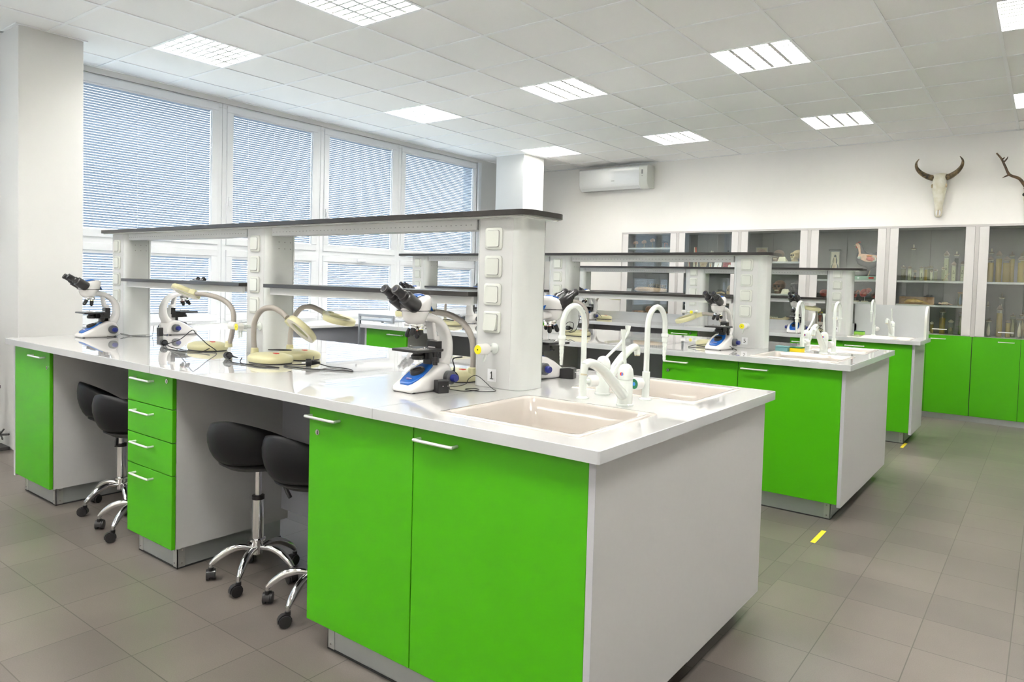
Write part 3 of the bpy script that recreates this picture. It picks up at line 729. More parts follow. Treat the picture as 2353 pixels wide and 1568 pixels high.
# ------------------------------------------------------------------ taps
def gooseneck_tap(x, y, d, label, disc='tapegrn', kx=1):
    """d = -1 spout over the near sink, +1 over the far sink; kx side of the knob"""
    t = thing('gooseneck_tap', (x, y, H), label, 'tap', 'white gooseneck laboratory taps')
    m = M(); m.lathe([(.0245, 0), (.0245, .003), (.014, .009), (.0125, .012)], n=24); obj('base_flange', m, 'tap', t)
    m = M(); m.lathe([(.0145, .008), (.0145, .104), (.0115, .105)], n=22); obj('body', m, 'tap', t)
    m = M(); rad = .073; z0 = .27
    pts = [(0, 0, .10), (0, 0, .18), (0, 0, z0)] + [(0, d*(rad - rad*cos(a)), z0 + rad*sin(a)) for a in [pi*i/12 for i in range(1, 12)]] + [(0, d*2*rad, z0), (0, d*2*rad*1.01, z0-.035)]
    m.tube(pts, .0105, 14); obj('spout', m, 'tap', t, smooth=70)
    m = M(); y1 = d*2*rad*1.01
    prof = [(.0125, z0-.030), (.0145, z0-.033), (.0145, z0-.042), (.011, z0-.045), (.011, z0-.062)]
    for k in range(6): prof += [(.0092-k*.0006, z0-.064-k*.013), (.0078-k*.0006, z0-.070-k*.013), (.0088-k*.0006, z0-.0705-k*.013)]
    m.lathe(list(reversed(prof)), (0, y1, 0), 16); obj('hose_nozzle', m, 'tap', t)
    m = M(); ux, uy = (.46, .88) if kx > 0 else (-.30, -.954)
    P = lambda q: (ux*q, uy*q, .062)
    m.tube([P(.010), P(.026)], .009, 14); m.tube([P(.026), P(.029), P(.056), P(.060)], [.018, .0215, .0215, .019], 28, 1)
    kb = obj('tap_knob', m, ['tap', 'knob'], t)
    if disc == 'tapegrn':
        m = M(); m.tube([P(.060), P(.0612)], .0185, 22, 0); m.tube([P(.0612), P(.0618)], .007, 14, 1); obj('knob_disc', m, [disc, 'blue'], kb, label='green knob disc with a blue centre')
    else:
        m = M(); m.tube([P(.0262), P(.0282)], .0165, 22, 0); m.tube([P(.0255), P(.0262)], .0125, 22, 1); obj('knob_seal', m, ['cord', 'tap'], kb)
    return t
def mixer_tap(x, y, d, label, ang=0.0):
    t = thing('mixer_tap', (x, y, H), label, 'tap', 'white lever mixer taps', rz=ang)
    m = M(); m.lathe([(.030, 0), (.030, .005), (.027, .008), (.0265, .09), (.0255, .092)], n=26); obj('body', m, 'tap', t)
    m = M(); m.lathe([(.027, .093), (.0285, .097), (.0285, .110), (.026, .128), (.018, .142), (.008, .147), (.001, .148)], n=26); cap = obj('cap', m, 'tap', t, smooth=60)
    m = M(); m.tube([(0, -d*-.0, .112), (0, -.0285, .112)], .0001, 6) if False else None
    m.tube([(.020*0, -.0275*1, .113), (0, -.0290, .113)], .0065, 14, 0); m.box((0, -.0296, .1075), (.0052, -.0288, .1185), 1); obj('temperature_dot', m, ['red', 'blue'], cap, label='red and blue dot')
    m = M(); pts = smoothpath([(0, d*.008, .035), (0, d*.07, .078), (0, d*.14, .127), (0, d*.205, .158), (0, d*.250, .168), (0, d*.275, .160)], 6)
    n = len(pts); m.tube(pts, [.021 - .008*i/(n-1) for i in range(n)], 16, sx=1.0)
    m.cyl((0, d*.272, .166), (0, d*.276, .136), .0135, .0125, n=16); m.cyl((0, d*.276, .137), (0, d*.2765, .131), .011, n=16, m=1); obj('spout', m, ['tap', 'lidc'], t, smooth=60)
    m = M(); pts = smoothpath([(0, d*.002, .138), (0, d*.012, .175), (0, d*.020, .215), (0, d*.024, .250), (0, d*.022, .268)], 5)
    if d > 0: pts = smoothpath([(0, .010, .135), (0, .065, .160), (0, .130, .190), (0, .180, .225), (0, .190, .258)], 5)
    n = len(pts); m.tube(pts, [.006 if i < n*.6 else .006 + .0065*(i-n*.6)/(n*.4) for i in range(n)], 12, sx=1.0); obj('lever', m, 'tap', t, smooth=70)
    return t
gooseneck_tap(3.778, -.49, -1, 'white gooseneck tap over the near sink of the front bench', disc='mblack', kx=1)
gooseneck_tap(3.962, -.345, 1, 'white gooseneck tap with a green disc on the front bench', kx=-1)
mixer_tap(3.968, -.515, -1, 'white lever mixer tap with a red and blue dot on the front bench')
mixer_tap(3.782, -.352, 1, 'white long-lever mixer tap facing the far sink of the front bench')
gooseneck_tap(3.80, Y2+.668, -1, 'white gooseneck tap over the near sink of the middle bench', disc='mblack', kx=1)
gooseneck_tap(3.985, Y2+.752, 1, 'white gooseneck tap over the far sink of the middle bench', disc='mblack', kx=-1)
mixer_tap(3.945, Y2+.655, -1, 'white mixer tap with its spout over the near sink of the middle bench')
mixer_tap(3.80, Y2+.755, 1, 'white long-lever mixer tap facing the far sink of the middle bench')
gooseneck_tap(3.775, 4.86, -1, 'white gooseneck tap before the splashback of the rear bench', disc='mblack', kx=1)
mixer_tap(3.93, 4.875, -1, 'white mixer tap before the splashback of the rear bench')

# ------------------------------------------------------------------ microscopes
def microscope():
    """user side is -Y"""
    t = thing('microscope', (0, 0, 0), '', 'microscope', 'white and blue binocular microscopes')
    m = M()
    # foot: cross sections along Y
    rings = []
    for y, w, z0, z1 in ((-.116, .048, .004, .012), (-.110, .057, .001, .022), (-.08, .066, 0, .040), (-.045, .070, 0, .060), (-.01, .071, 0, .080), (.03, .068, 0, .098), (.06, .062, 0, .102), (.088, .053, 0, .094), (.108, .044, .004, .074)):
        r = min(.016, (z1-z0)*.45)
        rings.append([(a, y, b) for a, b in rr(-w, z0, w, z1, r, 4)])
    m.loft(rings)
    foot = obj('foot', m, 'mwhite', t, smooth=60)
    # curved arm
    out = [(.078, .05), (.100, .075), (.122, .12), (.128, .17), (.118, .215), (.092, .252), (.050, .282), (.0, .297), (-.05, .300)]
    inn = [(.022, .075), (.050, .097), (.086, .13), (.094, .17), (.088, .205), (.068, .234), (.034, .254), (-.010, .262), (-.05, .264)]
    so = smoothpath([(0, a, b) for a, b in out], 4); si = smoothpath([(0, a, b) for a, b in inn], 4); rings = []
    for i, (a, b) in enumerate(zip(so, si)):
        u = i/(len(so)-1); w = .044 - .014*min(1, u*2.2) + .006*max(0, u-.6); y0, z0, y1, z1 = a[1], a[2], b[1], b[2]
        ring = []
        for k in range(12):
            q = 2*pi*k/12; cs, sn = cos(q), sin(q)
            f = .5 + .5*(abs(cs)**.6)*(1 if cs > 0 else -1); g = (abs(sn)**.6)*(1 if sn > 0 else -1)
            ring.append((w*g, y1+(y0-y1)*f, z1+(z0-z1)*f))
        rings.append(ring)
    m = M(); m.loft(rings); obj('arm', m, 'mwhite', t, smooth=70)
    m = M(); m.prism([(.062, .185), (.030, .19), (.018, .262), (.034, .262), (.046, .205), (.062, .205)], -.020, .020, 'x'); m.prism([(.030, .09), (.062, .09), (.07, .185), (.045, .19), (.030, .15)], -.022, .022, 'x'); obj('arm_strut', m, 'mwhite', t, bev=.004)
    # nose under the head
    m = M(); rings = []
    for z, cy, ry, rx in ((.250, -.034, .020, .022), (.258, -.036, .034, .034), (.272, -.038, .046, .041), (.290, -.036, .054, .044), (.303, -.032, .058, .045)):
        rings.append([(rx*cos(2*pi*k/28), cy-.018+ry*sin(2*pi*k/28), z) for k in range(28)])
    m.loft(rings); obj('nose_housing', m, 'mwhite', t, smooth=60)
    m = M()
    for z, cy, ry, rx, q in (): pass
    rings = []
    for z, cy, ry, rx in ((.305, -.034, .062, .049), (.325, -.030, .062, .049), (.342, -.022, .056, .045), (.356, -.010, .042, .036), (.363, -.002, .024, .022)):
        rings.append([(rx*cos(2*pi*k/28), cy-.018+ry*sin(2*pi*k/28), z) for k in range(28)])
    m.loft(rings); head = obj('head', m, 'mwhite', t, smooth=60)
    m = M(); rings = []
    for i in range(9):
        u = i/8; y = -.070 + .088*u; z = .358 + .010*sin(pi*(u*.9+.1)) - .050*max(0, u-.40)**1.4*2; w = .030*(1-.25*u)
        rings.append([(w*cos(2*pi*k/12), y, z-.004+.006*sin(2*pi*k/12)) for k in range(12)])
    m.loft(rings); obj('head_cap', m, 'mblue', head, smooth=60)
    m = M(); m.box((-.046, -.105, .3025), (.046, .006, .3055)); obj('joint_ring', m, 'ink', head)
    # binocular body and eyepieces
    m = M(); dirv = Vector((0, -cos(R(32)), sin(R(32))))
    for sx in (-1, 1):
        b0 = Vector((sx*.026, -.072, .318)); b1 = b0 + dirv*.074 + Vector((sx*.004, 0, 0))
        m.tube([tuple(b0), tuple(b0+dirv*.008), tuple(b1-dirv*.004), tuple(b1)], [.025, .029, .028, .022], 20)
    m.tube([(-.02, -.100, .332), (.02, -.100, .332)], .022, 14)
    bino = obj('binocular_body', m, 'mblack', t, smooth=45)
    for sx in (-1, 1):
        m = M(); c0 = Vector((sx*.0305, -.072, .318)) + dirv*.072
        m.tube([tuple(c0 + dirv*q) for q in (0, .004, .016, .018, .022, .048, .052)], [.020, .0205, .0205, .0175, .0165, .0165, .0185], 20); m.tube([tuple(c0+dirv*q) for q in (.052, .058)], [.0185, .0165], 20)
        e = obj('eyepiece', m, 'mblack', bino, smooth=40)
        m = M(); m.tube([tuple(c0+dirv*q) for q in (.0575, .0585)], .0095, 18); obj('lens', m, 'lens', bino)
    # nosepiece and objectives
    tilt = Matrix.Translation((0, -.046, .250)) @ Matrix.Rotation(R(-14), 4, 'X')
    m = M(); m.T = tilt; m.lathe([(.020, -.012), (.028, -.008), (.030, 0), (.030, .006), (.024, .010)], n=26); tur = obj('nosepiece', m, 'chrome', t)
    for k in range(4):
        a = pi/2*k + .45; m = M(); ln = (.034, .044, .048, .040)[k]
        m.T = tilt @ Matrix.Rotation(a, 4, 'Z') @ Matrix.Translation((.017, 0, -.006)) @ Matrix.Rotation(R(-16), 4, 'Y')
        m.lathe([(.0095, 0), (.0105, -.002), (.0105, -.012)], n=16, m=1); m.lathe([(.0108, -.012), (.0108, -.0135)], n=16, m=2); m.lathe([(.0106, -.0135), (.0106, -ln+.008), (.007, -ln+.002), (.005, -ln)], n=16)
        obj('objective', m, ['mblack', 'chrome', ('yellow', 'red', 'blue', 'plate')[k]], tur)
    # stage
    m = M(); m.box((-.070, -.105, .150), (.072, .030, .160)); m.box((-.028, -.02, .118), (.028, .062, .150)); m.box((-.026, .035, .14), (.026, .066, .185))
    st = obj('stage', m, 'mblack', t, bev=.002)
    m = M(); m.tube(smoothpath([(-.045, -.03, .163), (-.02, -.075, .164), (.03, -.08, .164), (.05, -.05, .163)], 5), .0018, 6); m.lathe([(.006, .16), (.006, .166), (.003, .168)], (-.045, -.03, 0), 12); m.lathe([(.004, .16), (.004, .17)], (.05, -.05, 0), 10); m.box((.02, -.09, .160), (.055, -.03, .1625)); obj('slide_clip', m, 'chrome', st)
    m = M(); m.lathe([(.022, .118), (.026, .122), (.026, .134), (.020, .138), (.020, .15)], (0, -.036, 0), 22); m.box((-.030, -.05, .120), (.034, -.044, .124)); obj('condenser', m, 'mblack', st)
    m = M(); m.lathe([(.012, .150), (.012, .142), (.009, .141), (.009, .128)], (.052, .005, 0), 16); m.lathe([(.0125, .128), (.0125, .112), (.010, .111), (.010, .098)], (.052, .005, 0), 16); obj('stage_knob', m, 'mblack', st)
    m = M(); m.box((-.022, .012, .082), (.022, .058, .120)); obj('focus_rack', m, 'mblack', t, bev=.002)
    # blue inlay and lamp
    m = M(); rings = []
    for y, w, z in ((-.102, .022, .0295), (-.093, .034, .036), (-.072, .042, .047), (-.045, .045, .062), (-.018, .043, .077), (.005, .036, .089), (.020, .028, .097)):
        rings.append([(a, y, b) for a, b in rr(-w, z-.006, w, z+.004, .0035, 3)])
    m.loft(rings); inl = obj('blue_inlay', m, 'mblue', t, smooth=50)
    m = M(); m.T = Matrix.Translation((0, -.036, .073)) @ Matrix.Rotation(R(18), 4, 'X'); m.lathe([(.029, -.006), (.029, .004), (.026, .009), (.017, .010), (.016, .006), (.001, .006)], n=26); obj('lamp_window', m, 'mblack', inl)
    m = M(); m.T = Matrix.Translation((0, -.079, .0483)) @ Matrix.Rotation(R(28), 4, 'X'); m.prism([(-.017, .004), (.017, .004), (.015, -.003), (.006, -.006), (0, -.008), (-.006, -.006), (-.015, -.003)], 0, .001, 'z'); bd = obj('badge', m, 'mnavy', inl)
    text('badge_lettering', 'OPTIKA', .0085, (0, -.0785, .0496), (R(28), 0, 0), 'plate', bd, ext=.0001)
    m = M(); m.prism([(.05, .004), (.104, .002), (.108, .05), (.098, .078), (.085, .085)], -.040, .040, 'x'); obj('power_unit', m, 'mblue', t, bev=.004)
    # focus knobs
    for sx in (-1, 1):
        m = M(); m.lathe([(.012, 0), (.020, .004), (.0255, .010), (.0265, .014), (.0265, .034), (.023, .037), (.015, .038)], (0, 0, 0), 26, 0, 'x')
        m2 = M(); m2.lathe([(.012, .036), (.015, .040), (.0155, .054), (.013, .059), (.001, .060)], (0, 0, 0), 20, 0, 'x')
        for mm_ in (m, m2): mm_.v = [(sx*(.052+a), .062+b, .048+c) for a, b, c in mm_.v]
        kn = obj('focus_knob', m, 'mgrey', t, smooth=40); obj('fine_focus_knob', m2, 'mnavy', kn, smooth=40)
    m = M()
    for a, b in ((-.05, -.10), (.05, -.10), (-.045, .085), (.045, .085)): m.lathe([(.008, -.0005), (.008, .004)], (a, b, 0), 10)
    obj('rubber_foot', m, 'mblack', foot)
    return t
mp = microscope()
MS = [((3.232, -.765), -.03, 'microscope nearest to the camera, beside the number 1 plate'),
      ((.255, -.722), .0, 'microscope at the window end of the front bench near side'),
      ((.315, -.235), pi+.12, 'microscope at the far side window end of the front bench'),
      ((3.335, -.13), pi-.15, 'microscope half hidden behind the column with plate 1'),
      ((.42, 1.96), -.12, 'microscope on the near side window end of the middle bench'),
      ((.50, 2.66), pi+.35, 'microscope seen from its back on the middle bench'),
      ((3.335, 2.00), -.12, 'microscope beside the number 5 plate'),
      ((.70, 4.52), -.35, 'microscope at the window end of the rear bench'),
      ((3.13, 4.50), .08, 'microscope beside the number 9 plate, facing the camera')]
MS_ = [mp] + [copy_tree(mp) for _ in MS[1:]]
for o, ((x, y), rz, lb) in zip(MS_, MS): place(o, (x, y, H+.0005), rz, 'white and blue binocular ' + lb)

# ------------------------------------------------------------------ magnifier lamps
def magnifier(base, brz, stem, path, head, hdir, tilt, roll, label):
    """base centre, base turn, gooseneck path (room coords), ring-head centre, direction neck->head, tilt"""
    t = thing('magnifier_lamp', (base[0], base[1], H), label, 'magnifier lamp', 'cream ring magnifiers on gooseneck stands')
    m = M(); T = Matrix.Translation((base[0], base[1], H)) @ Matrix.Rotation(brz, 4, 'Z'); m.T = T
    def ov(a, b, z, p=.75):
        return [(a*(abs(cos(q))**p)*(1 if cos(q) > 0 else -1), b*(abs(sin(q))**p)*(1 if sin(q) > 0 else -1), z) for q in [2*pi*k/36 for k in range(36)]]
    m.loft([ov(.112, .082, .004), ov(.116, .085, .012), ov(.116, .085, .026), ov(.108, .078, .036), ov(.085, .058, .044), ov(.04, .03, .047)]); m.loft([ov(.110, .080, 0), ov(.110, .080, .004)], 1)
    b = obj('base', m, ['cream', 'cord'], t, smooth=55, w=True)
    m = M(); m.T = T; m.box((.030, -.010, .044), (.056, .010, .0495)); obj('rocker_switch', m, 'red', b, bev=.002, w=True)
    m = M(); m.lathe([(.020, .028), (.018, .058), (.014, .062)], (stem[0], stem[1], H), 18); obj('neck_socket', m, 'cream', b, w=True)
    pts = smoothpath([(stem[0], stem[1], H+.04)] + path, 14); n = len(pts)
    # ribs
    L = 0; dense = [Vector(pts[0])]
    for i in range(1, n):
        a, c = Vector(pts[i-1]), Vector(pts[i]); k = max(1, int((c-a).length/.0022))
        dense += [a.lerp(c, q/k) for q in range(1, k+1)]
    m = M(); m.tube([tuple(p) for p in dense], [.0125 + (.0012 if i % 2 else -.0006) for i in range(len(dense))], 12); obj('gooseneck', m, 'neck', t, smooth=80, w=True)
    hd = Vector((hdir[0], hdir[1], 0)).normalized()
    hp = Vector(head)
    # head frame: x = away from the neck, z = up
    X = Vector((hd.x*cos(tilt), hd.y*cos(tilt), sin(tilt))); Yv = Vector((-hd.y, hd.x, 0)); Zv = X.cross(Yv)
    Yr = Yv*cos(roll) + Zv*sin(roll); Zr = Zv*cos(roll) - Yv*sin(roll)
    T2 = Matrix(((X.x, Yr.x, Zr.x, hp.x), (X.y, Yr.y, Zr.y, hp.y), (X.z, Yr.z, Zr.z, hp.z), (0, 0, 0, 1)))
    m = M(); m.T = T2
    def rg(r, z): return [(r*cos(2*pi*k/40), r*sin(2*pi*k/40), z) for k in range(40)]
    m.loft([rg(.080, -.012), rg(.082, -.004), rg(.082, .010), rg(.076, .016), rg(.060, .017), rg(.052, .012), rg(.050, -.006)], 0, cap=False)
    m.loft([rg(.050, -.006), rg(.052, -.012), rg(.066, -.017), rg(.080, -.012)], 1, cap=False)
    h = obj('ring_head', m, ['cream', 'creamw'], t, smooth=50, w=True)
    m = M(); m.T = T2; m.loft([rg(.051, -.002), rg(.051, .004)]); obj('magnifying_lens', m, 'lensglass', h, w=True)
    m = M(); m.T = T2; m.prism([(-.118, -.016), (-.074, -.028), (-.066, -.030), (-.066, .030), (-.074, .028), (-.118, .016)], -.012, .015, 'z'); m.box((-.085, -.010, .015), (-.060, .010, .023)); obj('neck_block', m, 'cream', h, bev=.002, w=True)
    return t
MG = []
MG.append(magnifier((1.40, -.62), .1, (1.58, -.60), [(1.605, -.60, 1.02), (1.625, -.60, 1.10), (1.61, -.60, 1.17), (1.54, -.61, 1.215), (1.42, -.62, 1.238), (1.30, -.63, 1.243)], (1.18, -.63, 1.250), (-1, 0), R(4), R(26), 'cream ring magnifier lamp left of the column with the yellow double gas cock'))
MG.append(magnifier((2.12, -.70), .05, (1.985, -.70), [(1.975, -.70, 1.05), (1.985, -.70, 1.13), (2.03, -.69, 1.185), (2.10, -.68, 1.198), (2.16, -.67, 1.180), (2.20, -.665, 1.155)], (2.31, -.66, 1.105), (1, .0), R(-15), R(-44), 'front one of two overlapping cream magnifier lamps, its lens seen from below'))
MG.append(magnifier((2.07, -.50), .0, (1.945, -.47), [(1.935, -.46, 1.05), (1.945, -.45, 1.13), (1.99, -.44, 1.185), (2.06, -.43, 1.200), (2.11, -.42, 1.188), (2.155, -.415, 1.172)], (2.27, -.41, 1.142), (1, .0), R(-13), R(-5), 'rear one of two overlapping cream magnifier lamps, red switch showing'))
MG.append(magnifier((3.125, -.475), .0, (3.225, -.475), [(3.228, -.475, 1.05), (3.215, -.475, 1.12), (3.17, -.475, 1.175), (3.10, -.475, 1.205), (3.03, -.475, 1.215), (2.99, -.475, 1.213)], (2.87, -.475, 1.205), (-1, 0), R(-5), 0, 'cream magnifier lamp behind the nearest microscope, thick ribbed neck in view'))
MG.append(magnifier((2.05, 2.17), .0, (2.14, 2.17), [(2.15, 2.17, 1.05), (2.14, 2.17, 1.14), (2.08, 2.17, 1.20), (2.01, 2.17, 1.215), (1.96, 2.17, 1.21)], (1.86, 2.12, 1.20), (-1, -.2), R(-5), 0, 'cream magnifier lamp at the middle column of the middle bench'))
MG.append(magnifier((3.20, 2.19), .0, (3.27, 2.19), [(3.275, 2.19, 1.05), (3.26, 2.19, 1.12), (3.21, 2.19, 1.155), (3.16, 2.18, 1.165), (3.12, 2.17, 1.162)], (3.02, 2.13, 1.125), (-1, -.25), R(-18), R(-8), 'cream magnifier lamp with its head poking out left of the microscope by plate 5'))
MG.append(magnifier((.62, 2.20), .0, (.55, 2.20), [(.545, 2.20, 1.05), (.555, 2.20, 1.15), (.60, 2.20, 1.22), (.66, 2.20, 1.235)], (.78, 2.20, 1.22), (1, .0), R(-6), 0, 'cream magnifier lamp at the window end of the middle bench'))
MG.append(magnifier((.72, 4.84), .0, (.62, 4.84), [(.615, 4.84, 1.05), (.625, 4.84, 1.15), (.67, 4.84, 1.215), (.74, 4.83, 1.23), (.78, 4.82, 1.225)], (.90, 4.80, 1.20), (1, -.1), R(-8), 0, 'cream magnifier lamp at the window end of the rear bench'))
MG.append(magnifier((3.22, 4.815), pi/2, (3.235, 4.87), [(3.235, 4.87, 1.02), (3.235, 4.865, 1.10), (3.24, 4.84, 1.17), (3.24, 4.78, 1.19), (3.24, 4.74, 1.185)], (3.25, 4.62, 1.175), (0, -1), R(-2), R(-8), 'cream magnifier lamp on the rear bench beside plate 9'))

# ------------------------------------------------------------------ cords, plugs, adapters
def cord(par, path, label=None, r=.0026, plug=None, n=8):
    m = M(); m.tube([(a, b, max(c, H+r+.0006)) for a, b, c in smoothpath(path, n)], r, 7); t = obj('power_cord', m, 'cord', par, smooth=80, w=True)
    if plug:
        p, d = Vector(plug[0]), Vector(plug[1]).normalized()
        m = M(); m.tube([tuple(p + d*q) for q in (-.040, -.020, -.002, 0, .022, .024)], [.0045, .009, .012, .0185, .0185, .016], 16)
        pl = obj('plug', m, 'cord', t, smooth=40, w=True)
        m = M(); u = d.cross(Vector((0, 0, 1))).normalized()
        for s_ in (-1, 1): m.tube([tuple(p + d*.024 + u*s_*.0095), tuple(p + d*.042 + u*s_*.0095)], .0023, 8)
        obj('plug_pins', m, 'screw', pl, w=True)
    return t
h0 = H + .003
cord(MG[0], [(1.50, -.66, H+.02), (1.53, -.74, h0), (1.42, -.78, h0), (1.25, -.77, h0), (1.16, -.74, H+.01), (1.13, -.70, H+.02), (1.22, -.68, H+.05), (1.38, -.70, H+.110), (1.46, -.72, H+.10), (1.53, -.70, H+.05), (1.56, -.66, h0), (1.44, -.73, h0), (1.22, -.73, H+.006), (1.10, -.70, H+.016)], 'looped black cord over the magnifier base left of the double gas cock', plug=((1.08, -.70, H+.019), (-1, .1, 0)))
cord(MG[1], [(2.02, -.79, H+.02), (2.08, -.83, h0), (2.24, -.85, h0), (2.34, -.80, h0), (2.22, -.83, H+.006), (2.06, -.85, h0), (1.97, -.83, H+.012), (1.90, -.80, H+.02), (1.98, -.79, H+.018), (1.93, -.78, H+.018)], 'black cord wound before the front magnifier lamp, plug pins to the column', plug=((1.89, -.78, H+.019), (-1, .05, 0)))
cord(MG[2], [(2.19, -.50, H+.02), (2.26, -.56, h0), (2.33, -.64, H+.006), (2.29, -.74, h0), (2.42, -.74, h0), (2.60, -.66, h0), (2.66, -.64, h0), (2.58, -.60, h0), (2.46, -.61, h0), (2.40, -.64, H+.018)], 'long black cord with an angled plug lying right of the two overlapping magnifiers', plug=((2.385, -.66, H+.019), (-.6, -.8, 0)))
cord(MG[1], [(1.98, -.62, H+.046), (2.06, -.60, H+.052), (2.13, -.59, H+.054), (2.10, -.62, H+.052), (2.02, -.64, H+.050)], 'short black cord loop lying across the two magnifier bases')
cord(MG[3], [(3.20, -.60, H+.02), (3.245, -.62, H+.03), (3.235, -.60, H+.07), (3.22, -.59, H+.045), (3.16, -.62, H+.035), (3.24, -.605, H+.055), (3.25, -.60, H+.02), (3.13, -.62, H+.03), (3.24, -.61, H+.06), (3.20, -.57, H+.10), (3.225, -.54, H+.11)], 'black cord bundle behind the focus knob of the nearest microscope', r=.003)
def adapter(loc, rz, path, label, stand=False):
    t = thing('power_adapter', (loc[0], loc[1], H), label, 'power adapter', 'black power adapters of the microscopes')
    T = Matrix.Translation((loc[0], loc[1], H)) @ Matrix.Rotation(rz, 4, 'Z')
    m = M(); m.T = T
    if stand: m.box((-.018, -.014, 0), (.018, .014, .058))
    else: m.prism([(-.034, 0), (.030, 0), (.030, .046), (.012, .050), (-.034, .044)], -.022, .022, 'y')
    b = obj('adapter_body', m, 'mblack', t, bev=.003, w=True)
    m = M(); m.T = T
    for q in (-.0095, .0095):
        if stand: m.cyl((q, 0, .058), (q, 0, .077), .002, n=8)
        else: m.cyl((.030, q, .030), (.049, q, .030), .002, n=8)
    obj('plug_pins', m, 'screw', b, w=True)
    m = M(); m.tube(smoothpath(path, 8), .0015, 6); obj('cable', m, 'cord', t, w=True)
    return t
adapter((3.325, -.77), -.45, [(3.35, -.75, H+.012), (3.38, -.70, h0), (3.40, -.64, h0), (3.37, -.62, h0), (3.35, -.66, h0), (3.43, -.66, h0), (3.46, -.61, h0), (3.42, -.585, H+.008), (3.36, -.60, H+.05), (3.335, -.62, H+.04), (3.34, -.65, H+.02), (3.30, -.68, H+.01), (3.24, -.66, H+.015)], 'black power adapter at the foot of the nearest microscope')
adapter((3.44, -.07), .25, [(3.40, -.07, H+.02), (3.37, -.06, H+.02), (3.35, -.03, H+.012), (3.33, .0, h0), (3.39, -.16, h0), (3.37, -.22, h0), (3.33, -.20, H+.01), (3.31, -.2, H+.02)], 'black power adapter right of the half hidden microscope on the front bench')
adapter((.405, -.40), .0, [(.40, -.385, H+.01), (.38, -.37, h0), (.36, -.36, H+.006), (.33, -.34, H+.012)], 'small upright black power adapter with pins up, at the far-side window-end microscope', True)
cord(MS_[2], [(.36, -.47, h0), (.28, -.53, h0), (.27, -.585, H+.016), (.31, -.60, H+.014), (.36, -.56, h0), (.42, -.50, h0), (.40, -.45, h0), (.39, -.44, H+.02), (.385, -.43, H+.07)], 'thin black cord loop beside the window-end column of the front bench', r=.0014)
cord(MS_[1], [(.25, -.64, H+.02), (.33, -.64, h0), (.345, -.66, h0), (.335, -.70, H+.008)], 'short cord end behind the window-end near microscope', r=.0014)
cord(MS_[6], [(3.27, 2.04, H+.03), (3.18, 1.98, H+.02), (3.13, 1.93, h0), (3.20, 1.95, h0), (3.26, 1.97, h0)], 'thin black cord left of the microscope by plate 5', r=.0018)
cord(MS_[6], [(3.36, 2.06, H+.01), (3.42, 2.05, h0), (3.45, 2.00, h0), (3.43, 1.96, H+.02), (3.42, 1.95, H+.03)], 'thin black cord right of the microscope by plate 5', r=.0018)
cord(MG[4], [(1.96, 2.12, H+.03), (2.00, 2.08, H+.03), (2.06, 2.08, H+.05), (2.06, 2.10, H+.10), (2.00, 2.12, H+.11), (1.96, 2.12, H+.07), (1.99, 2.10, H+.03), (2.09, 2.08, H+.045), (2.10, 2.12, H+.12), (2.08, 2.15, H+.17)], 'black cord knotted over the magnifier base at the middle column of the middle bench', r=.0028, plug=((2.04, 2.07, H+.065), (-.3, -1, .1)))
cord(MG[6], [(.60, 2.14, H+.05), (.66, 2.12, H+.055), (.72, 2.13, H+.05), (.68, 2.15, H+.055), (.62, 2.12, H+.06), (.57, 2.10, H+.04)], 'black cord heaped on the magnifier base at the window end of the middle bench', r=.003)
cord(MG[7], [(.66, 4.78, H+.05), (.70, 4.74, H+.08), (.76, 4.70, H+.06), (.80, 4.68, H+.03)], 'black cord between magnifier and microscope at the window end of the rear bench', r=.0028)
for k, pth in enumerate(([(3.21, 4.55, H+.02), (3.28, 4.60, H+.05), (3.36, 4.57, H+.085), (3.30, 4.62, H+.03), (3.22, 4.60, h0)], [(3.20, 4.62, H+.03), (3.27, 4.66, H+.055), (3.36, 4.60, H+.045), (3.37, 4.58, H+.02), (3.28, 4.64, H+.02), (3.20, 4.60, H+.04)], [(3.24, 4.58, h0), (3.30, 4.60, H+.012), (3.36, 4.585, H+.03), (3.30, 4.62, H+.06), (3.22, 4.64, H+.03)])):
    cord(MS_[8], pth, r=.003)

# ------------------------------------------------------------------ sponges, floor tape
def sponge(x, y, rz, L, m1, label, z=H):
    t = thing('sponge', (x, y, z), label, 'sponge', rz=rz)
    m = M(); m.box((-L/2, -.032, 0), (L/2, .032, .030)); obj('foam', m, m1, t, bev=.003)
    m = M(); m.box((-L/2, -.032, .0302), (L/2, .032, .037)); obj('scouring_side', m, 'pad' if m1 != 'spblue' else 'spblue', t, bev=.002)
sponge(3.700, 2.205, -.1, .085, 'spblue', 'blue-grey sponge beside the yellow one at the middle bench sink')
sponge(3.790, 2.215, -.1, .080, 'spyel', 'yellow sponge beside the tap of the middle bench')
sponge(3.660, 4.80, -.1, .085, 'spgrn', 'small bright green sponge by the rear bench column')
for (x0, y0, x1, y1), lb in (((4.172, 1.235, 4.197, 1.475), 'before the middle bench, the nearer of two'), ((4.150, 4.19, 4.175, 4.43), 'near the rear bench, the farther of two')):
    m = M(); m.box((x0, y0, 0), (x1, y1, .0008)); tag(obj('floor_tape', m, 'tape', smooth=0), 'yellow tape strip on the floor ' + lb, 'tape', 'yellow floor tape strips')

